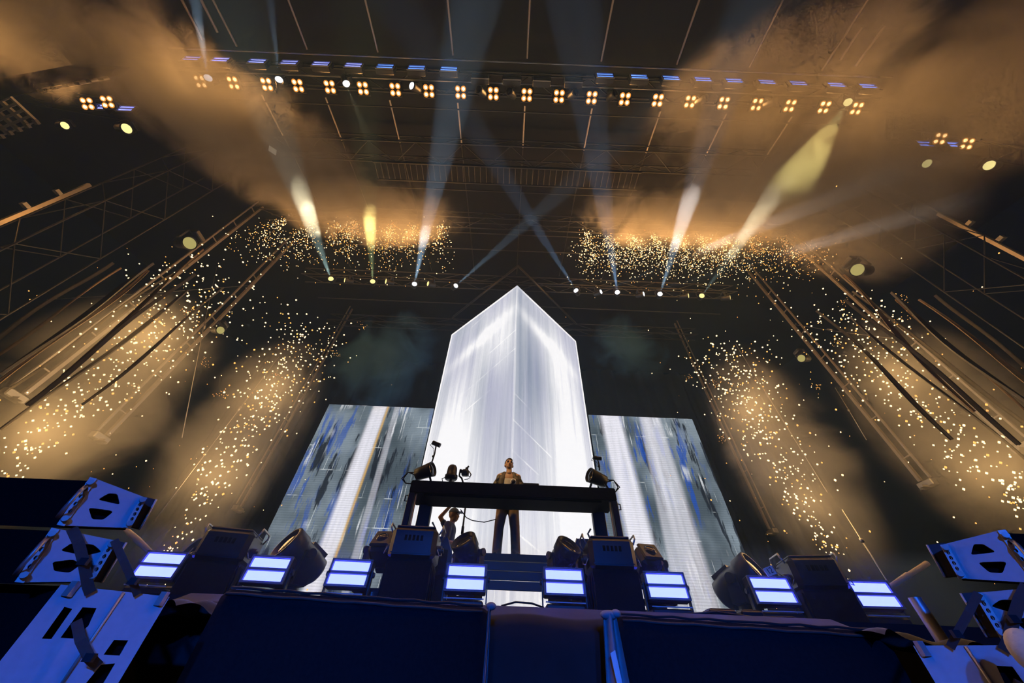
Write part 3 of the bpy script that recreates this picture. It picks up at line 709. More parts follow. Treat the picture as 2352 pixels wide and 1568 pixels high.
# ------------------------------------------------------------------ DJ riser and booth
DK = CZ+1.47
RX0, RX1 = at(1100, 1272, 6.3).x-.12, at(1262, 1276, 6.3).x+.16
rz = thing('performer_riser', 'black riser with seamed front under the performer', 'riser', ((RX0+RX1)/2, 6.3, ST))
w = RX1-RX0; h = DK-ST; gap = .44
b = MB(); b.box((0, .38, h-.05), (w, .76, .10)); b.build('deck_board', M_['deck'], rz)
n = 3
for k in range(n):
    z0 = gap+(h-.10-gap)*k/n; z1 = gap+(h-.10-gap)*(k+1)/n-.008
    b = MB(); b.rbox((0, .02+.006*k, (z0+z1)/2), (w, .03, z1-z0), .004); b.build('front_panel', M_['black'], rz)
for sx_ in (-1, 1):
    for y_ in (.06, .7):
        b = MB(); b.box((sx_*(w/2-.04), y_, (h-.1)/2), (.06, .06, h-.1)); b.build('leg', M_['black'], rz)

BX0, BX1 = at(945, 1105, 5.85).x, at(1412, 1118, 5.85).x
BT = (at(945, 1105, 5.85).z+at(1412, 1118, 5.85).z)/2       # top of the table
bxm = (BX0+BX1)/2; bw = BX1-BX0
bo = thing('dj_booth', 'wide black performer table on side towers in front of the wedge', 'dj booth', (bxm, 5.85, ST))
th = BT-ST
b = MB(); b.rbox((0, .31, th-.10), (bw, .62, .20), .012); b.build('table_top', M_['grille'], bo)
b = MB(); b.box((0, -.006, th-.10), (bw-.04, .012, .19)); b.build('front_fascia', M_['cloth'], bo)
b = MB(); b.box((0, .30, th-.215), (bw-.5, .5, .03)); b.build('under_shelf', M_['grille'], bo)
for s_ in (-1, 1):
    b = MB(); b.rbox((s_*(bw/2-.05), .10, (th-.2)/2), (.10, .20, th-.2), .01); tw = b.build('side_tower', M_['black'], bo)
    b = MB(); b.rbox((s_*(bw/2-.20), .60, (th-.2)/2), (.22, .12, th-.2), .01); b.build('rear_tower', M_['black'], bo)
    b = MB(); b.path([(s_*(bw/2-.16), .02, .05), (s_*(bw/2-.13), .02, th-.22)], .014, 6); b.build('tower_trim', M_['alu'], tw)
    b = MB(); b.box((s_*(bw/2-.135), .35, .62), (.03, .5, .9)); b.build('equipment_panel', M_['gloss'], bo)
    for k in range(3):
        b = MB(); b.path([(s_*(bw/2-.34), .62, .55+k*.28), (s_*(bw/2-.42), .62, .75+k*.28), (s_*(bw/2-.36), .62, .83+k*.28)], .016, 6); b.build('rack_bracket', M_['alu'], bo)
    b = MB(); b.path([(s_*(bw/2+.01), .05, th-.33), (s_*(bw/2+.05), .05, th-.33), (s_*(bw/2+.05), .05, th-.24), (s_*(bw/2+.01), .05, th-.24)], .01, 6); b.build('corner_handle', M_['black'], bo)
# wedge boxes at the feet of the booth
for s_, px, lab in ((-1, 1020, 'dark floor monitor box behind the left boxed spotlight'), (1, 1333, 'dark floor monitor box behind the right boxed spotlight')):
    p = at(px, 1235 if s_ < 0 else 1240, 5.95)
    t = thing('floor_monitor', lab, 'speaker', (p.x, p.y, ST), 'floor monitors beside the riser'); hh = p.z-ST+.02
    b = MB(); b.prism([(s_*-.16, 0, 0), (s_*.22, 0, 0), (s_*.22, 0, hh), (s_*-.05, 0, hh), (s_*-.16, 0, hh-.25)], (0, .32, 0)); b.build('cabinet', M_['black'], t)
    b = MB(); b.box((0.03*s_, -.008, hh*.45), (.24, .012, hh*.75)); b.build('grille', M_['grille'], t)
    b = MB(); b.path([(s_*-.165, .0, hh-.26), (s_*-.055, .0, hh+.005)], .008, 6); b.build('edge_trim', M_['alu'], t)

# things on the table ------------------------------------------------
TT = BT
def par(px, py, flip, lab):
    p = at(px, py, 6.05); hz = p.z-TT
    t = thing('table_spotlight', lab, 'stage light', (p.x, 6.05, TT), 'spotlights on the booth table')
    d = Vector((flip*.85, -.35, .18)).normalized(); Q_ = .80
    c = MB(); c.lathe([(.10, -.22), (.135, -.20), (.145, -.02), (.16, .16), (.165, .20), (.15, .20), (.14, .17)], 22); hd = c.build('head', M_['gloss'], t, aim((0, 0, hz), d) @ Matrix.Scale(Q_, 4))
    c = MB(); c.lathe([(.14, .165), (.12, .18), (.03, .19)], 20); c.build('lens', M_['glass'], hd)
    for q in (-1, 1):
        f = MB(); f.box((0, 0, 0), (.035, .02, .3)); f.build('foot_bracket', M_['black'], t, T(q*.13, -.05*q, hz/2-.02) @ R('Y', -q*24))
    f = MB(); f.box((0, 0, .008), (.36, .16, .016)); f.build('base_plate', M_['black'], t)
    for k in range(2):
        c = MB(); c.path([(-flip*.16, 0, hz-.02-k*.04), (-flip*.30, .01, hz-.02), (-flip*(.36+.03*k), .02, hz*.45), (-flip*.30, .02, .03), (-flip*.12, .02, .02)], .011, 6); c.build('power_cable', M_['rubber'], t)
    return t
par(976, 1083, 1, 'black barrel spotlight at the left end of the booth table')
par(1371, 1098, -1, 'black barrel spotlight at the right end of the booth table')
def boom(a, b, e0, e1, r, lab, Y=6.1):
    p0, p1 = at(*a, Y), at(*b, Y); t = thing('clamped_boom_light', lab, 'lamp', p0, 'boom lamps on the booth')
    c = MB(); c.path([(0, 0, 0), (p1-p0)*.5+Vector((.012, 0, 0)), p1-p0], .014, 8); c.ball(((p1-p0)*.38), .026, 8, 6); c.build('arm', M_['black'], t)
    q0, q1 = at(*e0, Y)-p0, at(*e1, Y)-p0
    c = MB(); c.tube(q0, q1, r, n=14); c.build('lamp_tube', M_['black'], t)
    c = MB(); c.path([q0, q0+Vector((-.04, 0, -.05)), (p1-p0)*.8+Vector((-.03, 0, 0)), (p1-p0)*.45], .005, 6); c.build('cable', M_['rubber'], t)
boom((991, 1064), (1002, 1022), (994, 1016), (1011, 1023), .042, 'thin black boom with tube lamp rising above left table end')
boom((1377, 1080), (1373, 1056), (1362, 1051), (1381, 1053), .036, 'thin black boom with flat bar lamp above right table end')
# dome camera on tripod
p = at(1035, 1104, 6.1); t = thing('dome_camera', 'egg-shaped dark dome camera on a small tripod on the booth', 'camera', (p.x, 6.1, TT))
c = MB(); c.lathe([(.10, .17), (.115, .19), (.115, .24), (.095, .25), (.09, .34), (.082, .39), (.06, .425), (.03, .44)], 20, T(0, 0, -.03)); c.build('dome', M_['gloss'], t)
for k in range(3):
    a = 2*math.pi*k/3+.5; c = MB(); c.path([(0, 0, .13), (.09*math.cos(a), .09*math.sin(a), 0)], .012, 6); c.build('leg', M_['black'], t)
c = MB(); c.tube((0, 0, .1), (0, 0, .16), .022); c.build('neck', M_['black'], t)
c = MB(); c.path([(-.09, 0, .18), (-.16, 0, .15), (-.13, 0, .08), (-.02, 0, .02)], .008, 6); c.build('cable', M_['rubber'], t)
# gimbal camera
p = at(1066, 1106, 6.1); t = thing('gimbal_camera', 'small gimbal camera rig with clamp arms on the booth table', 'camera', (p.x, 6.1, TT))
c = MB(); c.path([(-.02, 0, 0), (-.02, 0, .10), (-.05, 0, .17), (-.10, 0, .21), (-.10, 0, .28)], .016, 6); c.build('gimbal_arm', M_['black'], t)
c = MB(); c.rbox((.0, 0, .27), (.13, .10, .11), .02); c.ball((.0, -.06, .27), .045, 10, 8); c.rbox((-.085, 0, .30), (.05, .06, .06), .012); hd = c.build('camera_body', M_['black'], t)
c = MB(); c.box((.02, 0, .345), (.05, .05, .04)); c.path([(.02, 0, .36), (.05, 0, .40)], .017, 6); c.path([(.07, 0, .30), (.11, 0, .24), (.09, 0, .20)], .011, 6); c.build('accessory_mount', M_['black'], t)
c = MB(); c.path([(.06, 0, .22), (.10, 0, .19), (.06, 0, .16), (0, 0, .15)], .006, 6); c.build('cable', M_['rubber'], t)
p = at(1073, 1100, 6.12); t = thing('field_monitor', 'tiny boxy monitor in a wire frame beside the gimbal camera', 'monitor', (p.x, 6.12, TT))
c = MB(); c.rbox((0, 0, .035), (.13, .05, .07), .006); c.build('screen_box', M_['black'], t)
c = MB(); c.path([(-.08, 0, 0), (-.08, 0, .10), (.08, 0, .10), (.08, 0, 0)], .007, 6); c.build('frame', M_['black'], t)
p = at(1219, 1104, 6.05); t = thing('tabletop_controller', 'dark boxy controller on the table right of the performer', 'dj controller', (p.x, 6.1, TT))
c = MB(); c.rbox((0, 0, .05), (.29, .2, .10), .015); c.build('casing', M_['gloss'], t)
for k in range(4):
    c = MB(); c.tube((-.1+k*.066, 0, .10), (-.1+k*.066, 0, .118), .016, n=10); c.build('knob', M_['black'], t)
p = at(1178, 1100, 6.0); t = thing('microphone', 'black microphone with pale ball head before the performer', 'microphone', (p.x, 6.0, TT))
c = MB(); c.path([(-.10, 0, 0), (-.08, 0, .04), (0, .0, .075)], .012, 8); c.build('gooseneck', M_['black'], t)
c = MB(); c.ball((.01, -.02, .10), .04, 14, 10); c.build('grille_ball', M_['black'], t)
c = MB(); c.lathe([(.047, -.02), (.051, 0), (.047, .02)], 18, T(.01, .015, .115) @ R('X', 70)); c.build('pale_collar', M_['white'], t)
c = MB(); pa = at(1058, 1170, 6.2); pb = at(1085, 1195, 6.5); pc = at(1112, 1199, 6.5); pd = at(1140, 1192, 6.5)
c.path([pa, (pa+pb)/2+Vector((0, 0, -.04)), pb, pc, pd], .008, 6); tag(c.build('hanging_cable', M_['rubber']), 'thin black cable hanging under the booth table', 'cable')

# ------------------------------------------------------------------ people
def rcone(mb, p0, p1, r0, r1, n=14, sq=1.0):
    p0, p1 = Vector(p0), Vector(p1); d = p1-p0; Ln = max(d.length, 1e-4)
    M = aim(p0, d) @ Matrix.Diagonal((1, sq, 1, 1))
    prof = [(.02*r0, -r0)]+[(r0*math.cos(a), r0*math.sin(a)) for a in (-1.1, -.7, -.3)]+[(r0, 0), ((r0+r1)/2, Ln/2), (r1, Ln)]+[(r1*math.cos(a), Ln+r1*math.sin(a)) for a in (.3, .7, 1.1)]+[(.02*r1, Ln+r1)]
    mb.lathe(prof, n, M)
def fuse(name, mb, mat, parent, voxel=.012, smooth=4, cut=None):
    """melts overlapping shapes into one continuous surface"""
    me = mb.mesh(name, mat); o = bpy.data.objects.new(name, me); COL.objects.link(o)
    r = o.modifiers.new('r', 'REMESH'); r.mode = 'VOXEL'; r.voxel_size = voxel
    s = o.modifiers.new('s', 'SMOOTH'); s.iterations = smooth; s.factor = .5
    nm = bpy.data.meshes.new_from_object(o.evaluated_get(bpy.context.evaluated_depsgraph_get()))
    bpy.data.objects.remove(o); nm.name = name
    nm.materials.clear(); nm.materials.append(mat)
    for pl in nm.polygons: pl.use_smooth = True
    if cut:
        bm = bmesh.new(); bm.from_mesh(nm)
        for (co, no) in cut: bmesh.ops.bisect_plane(bm, geom=bm.verts[:]+bm.edges[:]+bm.faces[:], plane_co=co, plane_no=no, clear_outer=True)
        bm.to_mesh(nm); bm.free()
    return put(name, nm, parent)
def head_parts(root, M, hair_style, beard=False):
    """head local: origin at the neck joint, -y is the face, height .25"""
    hm = MB()
    hm.ball((0, .012, .145), (.075, .092, .098), 20, 14, M); hm.ball((0, -.028, .075), (.056, .062, .066), 16, 12, M)       # skull, jaw
    hm.ball((0, -.060, .040), (.027, .022, .022), 12, 8, M)                                                                   # chin
    rcone(hm, M @ Vector((0, -.078, .135)), M @ Vector((0, -.100, .098)), .010, .015, 10)                                     # nose
    for q in (-1, 1):
        hm.ball((q*.016, -.086, .094), (.011, .012, .009), 8, 6, M); hm.ball((q*.036, -.058, .100), (.022, .024, .020), 10, 8, M)    # nostril, cheek
        hm.ball((q*.030, -.076, .152), (.028, .012, .008), 10, 6, M); hm.ball((q*.077, .012, .115), (.012, .022, .034), 10, 8, M)     # brow, ear
    rcone(hm, M @ Vector((0, .012, .08)), M @ Vector((0, .012, -.05)), .050, .056, 14)
    return hm
def face_details(root, M, glasses=False):
    for q in (-1, 1):
        e = MB(); e.ball((q*.030, -.074, .133), (.015, .012, .008), 10, 8, M); e.build('eye', M_['dark_eye'], root)
        e = MB(); e.path([M @ Vector((q*.012, -.087, .151)), M @ Vector((q*.032, -.086, .157)), M @ Vector((q*.052, -.074, .150))], .005, 6); e.build('eyebrow', M_['hair'], root)
    l = MB(); l.path([M @ Vector((-.026, -.078, .066)), M @ Vector((-.010, -.090, .070)), M @ Vector((0, -.091, .069)), M @ Vector((.010, -.090, .070)), M @ Vector((.026, -.078, .066))], [.003, .006, .006, .006, .003], 6)
    l.path([M @ Vector((-.022, -.079, .060)), M @ Vector((0, -.090, .057)), M @ Vector((.022, -.079, .060))], [.003, .007, .003], 6); l.build('mouth', M_['lip'], root)
def hand(mb, wrist, d, palm_n, curl=35, s=1.0, side=1):
    """palm and five fingers; d points to the fingertips, palm_n out of the palm"""
    d = Vector(d).normalized(); nrm = Vector(palm_n); nrm = (nrm-d*nrm.dot(d)).normalized(); sd = d.cross(nrm)*side; w = Vector(wrist)
    rcone(mb, w, w+d*.035*s, .026*s, .030*s, 10)
    for k in range(4):
        o = (k-1.5)*.020*s
        rcone(mb, w+d*.02*s+sd*o*.6, w+d*.088*s+sd*o, .015*s, .0125*s, 8)
    for k, ln in enumerate((.066, .078, .072, .055)):
        o = (k-1.5)*.021*s; p = w+d*.090*s+sd*o; a = 0; seg = [ln*.45*s, ln*.32*s, ln*.28*s]
        for j, sg_ in enumerate(seg):
            a += math.radians(curl*(.6 if j == 0 else 1.0)); dd = d*math.cos(a)+nrm*math.sin(a); q = p+dd*sg_
            rcone(mb, p, q, (.0098-.0008*j)*s, (.0090-.0009*j)*s, 8); p = q
    p = w+d*.028*s-sd*.030*s; q = p+(d*.6-sd*.6+nrm*.35)*.040*s; rcone(mb, p, q, .013*s, .0105*s, 8)
    q2 = q+(d*.8-sd*.1+nrm*.5)*.032*s; rcone(mb, q, q2, .0102*s, .0085*s, 8)

# performer: stands on the riser, feet apart, head turned up
DX = at(1165, 1200, 6.68).x
dj = thing('person', 'person in open brown jacket over white vest standing behind the booth table', 'person', (DX, 6.68, DK))
sk = MB()
HM = T(.0, -.04, 1.525) @ R('Z', 8) @ R('X', -14) @ Matrix.Scale(1.07, 4)
for q in (-1, 1):
    hip = (q*.10, 0, .90); kn = (q*.125+(.015 if q > 0 else -.02), -.01, .49); an = (q*.135+(.03 if q > 0 else -.03), .02, .08)
    rcone(sk, hip, kn, .085, .058); rcone(sk, kn, an, .056, .038); rcone(sk, an, (an[0]+q*.02, -.12, .035), .036, .032)
    sh = (q*.185, 0, 1.42); el = (q*.265, .02, 1.13); wr = (q*.22, -.24, .99)
    rcone(sk, sh, el, .054, .042); rcone(sk, el, wr, .041, .028); hand(sk, wr, (-q*.1, -1, -.08), (0, -.2, -1), 18, 1.0, q)
rcone(sk, (0, 0, .93), (0, -.01, 1.15), .135, .125, 16, .72); rcone(sk, (0, -.01, 1.15), (0, 0, 1.36), .130, .155, 16, .66)
rcone(sk, (-.15, 0, 1.42), (.15, 0, 1.42), .065, .065); rcone(sk, (0, .0, 1.40), (0, -.02, 1.56), .062, .055)
hp = head_parts(dj, HM, None); sk.add(hp.v, hp.f, 0, True)
fuse('body', sk, M_['skin'], dj, .0085, 3); face_details(dj, HM)
hr = MB(); hr.ball((0, .024, .162), (.083, .096, .094), 22, 16, HM); hr.ball((.010, -.012, .228), (.060, .058, .030), 16, 10, HM)
for k in range(7): rcone(hr, HM @ Vector((-.050+.017*k, -.050+.003*(k-3)**2, .232-.004*abs(k-3))), HM @ Vector((-.046+.016*k, .03, .246-.003*abs(k-3))), .013, .018, 8)
for q in (-1, 1): rcone(hr, HM @ Vector((q*.074, -.012, .175)), HM @ Vector((q*.074, -.006, .130)), .012, .006, 8)
fuse('hair', hr, M_['hair'], dj, .008, 2, [(HM @ Vector((0, -.012, .170)), (HM.to_3x3() @ Vector((0, -1, -1.15)))), (HM @ Vector((0, .03, .095)), (HM.to_3x3() @ Vector((0, -.25, -1))))])
ve = MB(); rcone(ve, (0, -.006, .94), (0, -.012, 1.15), .150, .142, 18, .74); rcone(ve, (0, -.012, 1.15), (0, -.008, 1.31), .142, .158, 18, .70); fuse('vest', ve, M_['vest'], dj, .012, 3, [((0, -.1, 1.345), (0, -.25, 1))])
tr_ = MB(); rcone(tr_, (0, 0, .88), (0, 0, 1.0), .155, .145, 16, .76)
for q in (-1, 1):
    kn = (q*.125+(.015 if q > 0 else -.02), -.01, .49); an = (q*.135+(.03 if q > 0 else -.03), .02, .05)
    rcone(tr_, (q*.092, 0, .88), kn, .112, .088); rcone(tr_, kn, an, .087, .082)
    for j in range(4): rcone(tr_, (kn[0]+(an[0]-kn[0])*(.15+.24*j)-q*.04, -.05, .49-.43*(.15+.24*j)), (kn[0]+(an[0]-kn[0])*(.2+.24*j)+q*.05, -.04, .49-.43*(.30+.24*j)), .034, .026, 8)
fuse('trousers', tr_, M_['trousers'], dj, .014, 3, [((0, 0, .035), (0, 0, -1)), ((0, 0, 1.03), (0, 0, 1))])
for q in (-1, 1):
    so = MB(); ax = q*.135+(.03 if q > 0 else -.03); rcone(so, (ax, .04, .045), (ax+q*.03, -.15, .035), .046, .040, 12); fuse('shoe', so, M_['shoe'], dj, .012, 2, [((0, 0, .0), (0, 0, -1))])
jk = MB()
for q in (-1, 1):
    rcone(jk, (q*.168, .01, 1.395), (q*.265, .022, 1.13), .076, .068); rcone(jk, (q*.272, .022, 1.13), (q*.226, -.20, 1.00), .068, .052)
    # front panels, open in the middle, with lapels
    for z0, z1, x0, x1 in ((.86, 1.10, .135, .145), (1.10, 1.32, .145, .130)):
        rcone(jk, (q*x0, -.055, z0), (q*x1, -.06, z1), .070, .068, 12, .75)
    rcone(jk, (q*.125, -.065, 1.32), (q*.088, -.025, 1.47), .056, .042, 10); rcone(jk, (q*.088, -.02, 1.47), (0, .07, 1.50), .040, .040, 10); rcone(jk, (q*.085, .0, 1.455), (q*.175, .01, 1.405), .062, .072, 12)
    for j in range(3): rcone(jk, (q*(.215+.02*j), -.06, 1.36-.1*j), (q*(.285), -.03, 1.27-.09*j), .024, .020, 8)
rcone(jk, (0, .07, .88), (0, .075, 1.38), .155, .165, 16, .55); rcone(jk, (-.13, .03, 1.42), (.13, .03, 1.42), .074, .074)
fuse('jacket', jk, M_['jacket'], dj, .012, 3, [((0, 0, .84), (0, 0, -1))])

# stage hand: on the stage floor behind the riser, arm up, holding a pole
CP = at(1046, 1187, 7.25)
cr2 = thing('person', 'person in navy shirt and cap reaching up with a pole under the booth', 'person', (CP.x-.10, 7.25, ST))
hh = CP.z-ST-1.52+.02                         # lifts the standing figure's head to the pixel row
sk = MB(); Z0 = max(0, 0)
scl = (CP.z-ST+.02)/1.62
S_ = Matrix.Scale(scl, 4)
HM2 = S_ @ T(.06, -.02, 1.50) @ R('Z', 72) @ R('X', 4)
s3 = lambda p: S_ @ Vector(p)
for q in (-1, 1):
    rcone(sk, s3((.02, q*.09, .90)), s3((.0, q*.10, .48)), .082, .057); rcone(sk, s3((.0, q*.10, .48)), s3((-.02, q*.11, .08)), .055, .038); rcone(sk, s3((-.02, q*.11, .08)), s3((.11, q*.12, .035)), .036, .03)
rcone(sk, s3((0, 0, .93)), s3((.01, 0, 1.38)), .125, .15, 16, .8); rcone(sk, s3((.0, -.15, 1.42)), s3((.02, .15, 1.42)), .06, .06); rcone(sk, s3((.02, 0, 1.40)), s3((.05, 0, 1.52)), .055, .05)
wa = s3((.02, .02, 1.86)); rcone(sk, s3((-.03, .15, 1.43)), s3((-.20, .10, 1.62)), .050, .042); rcone(sk, s3((-.20, .10, 1.62)), wa, .040, .029); hand(sk, wa, (.15, -.1, 1), (1, 0, 0), 40, 1.0, 1)
wb = s3((.17, -.13, 1.15)); rcone(sk, s3((.02, -.17, 1.41)), s3((.02, -.22, 1.14)), .050, .042); rcone(sk, s3((.02, -.22, 1.14)), wb, .040, .028); hand(sk, wb, (.9, .25, .25), (.2, 1, .1), 55, 1.0, 1)
hp = head_parts(cr2, HM2, None); sk.add(hp.v, hp.f, 0, True); fuse('body', sk, M_['skin'], cr2, .0095, 3); face_details(cr2, HM2)
sh_ = MB(); rcone(sh_, s3((0, 0, .92)), s3((.01, 0, 1.37)), .142, .165, 16, .84); rcone(sh_, s3((0, -.15, 1.42)), s3((.02, .15, 1.42)), .075, .075)
rcone(sh_, s3((-.03, .15, 1.42)), s3((-.13, .12, 1.54)), .068, .060); rcone(sh_, s3((.02, -.16, 1.41)), s3((.02, -.21, 1.22)), .066, .058); fuse('shirt', sh_, M_['shirt'], cr2, .013, 3, [((0, 0, .86*scl), (0, 0, -1))])
tr2 = MB(); rcone(tr2, s3((0, 0, .88)), s3((0, 0, .98)), .145, .14, 16, .85)
for q in (-1, 1): rcone(tr2, s3((.01, q*.088, .88)), s3((0, q*.10, .48)), .105, .082); rcone(tr2, s3((0, q*.10, .48)), s3((-.02, q*.11, .06)), .08, .075)
fuse('trousers', tr2, M_['black'], cr2, .015, 3, [((0, 0, .03), (0, 0, -1))])
for q in (-1, 1):
    so = MB(); rcone(so, s3((-.04, q*.11, .045)), s3((.13, q*.12, .04)), .045, .04, 12); fuse('shoe', so, M_['shoe'], cr2, .012, 2, [((0, 0, 0), (0, 0, -1))])
cp = MB(); cp.ball((0, .014, .165), (.083, .100, .090), 18, 12, HM2); cp.rbox((0, -.115, .172), (.115, .085, .014), .006, HM2); fuse('cap', cp, M_['capcol'], cr2, .010, 2, [(HM2 @ Vector((0, 0, .158)), HM2.to_3x3() @ Vector((0, 0, -1)))])
pb_ = at(1054, 1262, 7.1); pt_ = at(1057, 1150, 7.1); pl_ = MB(); hx = cr2.location.x+wb.x+.10
pl_.tube((hx, 7.25+wb.y+.03, ST), (hx, 7.25+wb.y+.03, ST+2.35), .017); po = tag(pl_.build('boom_pole', M_['black']), 'upright black pole gripped by the person under the booth', 'pole')
cl = MB(); cl.tube((hx, 7.25+wb.y+.03, ST+1.3*scl), (hx, 7.25+wb.y+.03, ST+1.42*scl), .026); cl.build('pole_collar', M_['gloss'], po)

# ------------------------------------------------------------------ front of the stage: draped blocks
def draped_block(label, xa, xb, ya, yb, za, zb, depth, fold_left=False, fold_right=False):
    """cloth-covered stack whose top edge runs from (xa, ya, za) to (xb, yb, zb)"""
    t = thing('draped_block', label, 'draped stack', ((xa+xb)/2, (ya+yb)/2, 0), 'black draped stacks in front of the stage')
    ox, oy = (xa+xb)/2, (ya+yb)/2
    def fn(a, b):
        x = xa+(xb-xa)*a; y = ya+(yb-ya)*a; z = za+(zb-za)*a
        e = min(a, 1-a); rnd = max(0, 1-e/.03)
        s = b*4
        wob = .006*math.sin(x*9)+.004*math.sin(x*23+1.3)
        if s <= 1: yy, zz = y+depth*(1-s)+.03, z-.0
        elif s <= 1.5: k = (s-1)/.5; yy, zz = y+.03*(1-k), z-.03*k
        else: k = (s-1.5)/2.5; yy, zz = y-.012*k+wob*k, z-.03-(z-.05)*k
        return (x-ox, yy-oy-.0+rnd*.03, zz-rnd*rnd*.025)
    m = MB(); m.sheet(fn, 60, 24); m.build('drape', M_['cloth'], t)
    m = MB(); m.box((0, depth/2+.12, (min(za, zb)-.08)/2), (abs(xb-xa)-.3, .2, min(za, zb)-.08)); m.build('stack_core', M_['black'], t)
    d = Vector((xb-xa, yb-ya, zb-za))
    m = MB(); m.path([Vector((xa-ox+.05, ya-oy-.004, za-.035))+Vector((d.x-.1, d.y, d.z))*(k/14.0)+Vector((0, 0, .004*math.sin(k*1.9))) for k in range(15)], .011, 6); m.build('edge_cord', M_['strap'], t)
    m = MB(); m.path([Vector((xa-ox+.05, ya-oy+.03, za+.012))+Vector((d.x-.1, d.y, d.z))*(k/14.0)+Vector((0, 0, .005*math.sin(k*2.7))) for k in range(15)], .010, 6); m.build('hem_roll', M_['cloth2'], t)
    return t
pa, pb = at(512, 1350, 3.55), at(1122, 1394, 3.75)
lb = draped_block('long black draped stack at lower left, below the left strobes', pa.x, pb.x, pa.y, pb.y, pa.z, pb.z, .55)
pc, pd = at(1415, 1412, 3.75), at(2035, 1450, 3.55)
rb = draped_block('long black draped stack at lower right, below the right strobes', pc.x, pd.x, pc.y, pd.y, pc.z, pd.z, .55)
# gathered cloth hanging off the inner ends
def gather(label, x, y, z, w, lean, name='gathered_cloth', mat='cloth2'):
    t = thing(name, label, 'cloth', (x, y, 0), 'gathered cloth ends')
    def fn(a, b):
        ww = w*(.45+.9*b); xx = (a-.5)*ww+lean*b; yy = .035*math.sin(a*9.5+b*1.5)*(1-.3*b)-.02*b; return (xx, yy, z-(z-.02)*b-.05*abs(a-.5)*(1-b))
    m = MB(); m.sheet(fn, 26, 14); m.build('cloth_sheet', M_[mat], t)
    m = MB(); m.ball((0, .02, z-.005), (w*.30, .05, .035), 10, 8); m.ball((w*.22, .0, z+.004), (.045, .04, .03), 10, 8); m.build('knot', M_[mat], t)
    return t
gather('narrow blue-lit cloth fold at the inner end of the left stack', pb.x+.01, pb.y-.03, pb.z, .06, .0, mat='cloth3')
gr = gather('wide blue-lit cloth fold with torn white label beside the right stack', pc.x-.07, pc.y-.05, pc.z, .26, -.03, mat='cloth3')
m = MB(); m.add([(-.055, -.055, 1.22), (-.015, -.06, 1.24), (.005, -.062, 1.05), (-.01, -.064, .86), (.006, -.064, .84), (-.04, -.064, .84), (-.03, -.062, 1.0), (-.045, -.058, 1.12)], [(0, 1, 2, 3, 4, 5, 6, 7)]); sl = m.build('torn_label', M_['tag'], gr, T(0.0, -.03, .22)); sl['label'] = 'torn white paper label'
# stage-edge skirt in the gap between the stacks
def skirt(a, b):
    x = -3.2+6.6*a
    if b < .35: k = b/.35; y, z = 4.42-.34*k, ST+.012-.13*k+.018*math.sin(x*6.5)*k
    else: k = (b-.35)/.65; y, z = 4.08+.012*math.sin(x*11)*k, ST-.118-(ST-.13)*k+.018*math.sin(x*6.5)*(1-k)
    return (x, y, z)
m = MB(); m.sheet(skirt, 120, 16); sk_ = tag(m.build('stage_skirt', M_['cloth2']), 'dark cloth skirt over the stage edge, seen in the central gap', 'cloth')
for px, py in ((1177, 1406), (1365, 1417)):
    p = at(px, py, 4.28); m = MB(); m.lathe([(.012, 0), (.022, .002), (.022, .006), (.012, .006)], 14, aim(p, (0, -.4, .9))); m.build('eyelet', M_['steel'], sk_)
for s_, lab in ((-1, 'wrinkled dark cloth between the left stack and the left speakers'), (1, 'wrinkled dark cloth between the right stack and the right speakers')):
    def wr(a, b, s_=s_):
        x = s_*(2.45+.95*a)+(.45 if s_ > 0 else 0); return (x, 3.3+.9*b+.05*math.sin(a*7+b*5), CZ+.34-.10*a+.10*b+.035*math.sin(a*11+b*9)+.02*math.sin(a*23-b*4))
    m = MB(); m.sheet(wr, 40, 24); tag(m.build('wrinkled_cloth', M_['cloth2']), lab, 'cloth')
# small things on the stage edge
for px, py, w_, lab in ((1652, 1408, .30, 'flat dark cable box before the right screen'), (1716, 1404, .24, 'small black power box beside the flat cable box')):
    p = at(px, py, 4.75); t = thing('cable_box', lab, 'box', (p.x, 4.75, ST)); m = MB(); m.rbox((0, 0, .045), (w_, .2, .09), .015); m.build('casing', M_['black'], t); m = MB(); m.rbox((0, 0, .095), (w_*.8, .15, .012), .004); m.build('lid', M_['gloss'], t)
m = MB(); m.path([(1.9, 4.6, ST+.02), (2.3, 4.55, ST+.05), (2.7, 4.6, ST+.025), (3.1, 4.55, ST+.03), (3.3, 4.7, ST+.02)], .010, 6); tag(m.build('floor_cable', M_['rubber']), 'thin black cable lying along the right stage edge', 'cable')
m = MB(); m.path([(.0, 4.5, ST+.02), (.15, 4.48, ST+.055), (.32, 4.48, ST+.05), (.45, 4.5, ST+.02)], .009, 6); tag(m.build('floor_cable', M_['rubber']), 'short black cable arching over the stage edge in the central gap', 'cable')
p = at(2108, 1430, 3.6); m = MB(); q = at(2100, 1372, 3.6); m.tube((0, 0, 0), (0, 0, q.z), .045, n=16); m.lathe([(.046, 0), (.036, .001)], 16, T(0, 0, q.z)); tag(m.build('grey_pipe', M_['alu'], None, T(q.x, q.y, 0)), 'grey open-topped pipe standing by the right speaker stack', 'pipe')
a, b_ = at(2045, 1347, 5.6), at(2130, 1293, 5.6); m = MB(); m.path([(0, 0, 0), (b_-a)*.48, (b_-a)*.5, b_-a], [.03, .04, .03, .034], 8); tag(m.build('timber_prop', M_['wood'], None, T(a)), 'pale slanted prop behind the right speaker stack', 'prop')
a, b_ = at(290, 1216, 5.6), at(345, 1268, 5.6); m = MB(); m.path([(0, 0, 0), (b_-a)*.48, b_-a], [.03, .04, .032], 8); tag(m.build('timber_prop', M_['wood'], None, T(a)), 'pale slanted prop behind the left speaker stack', 'prop')

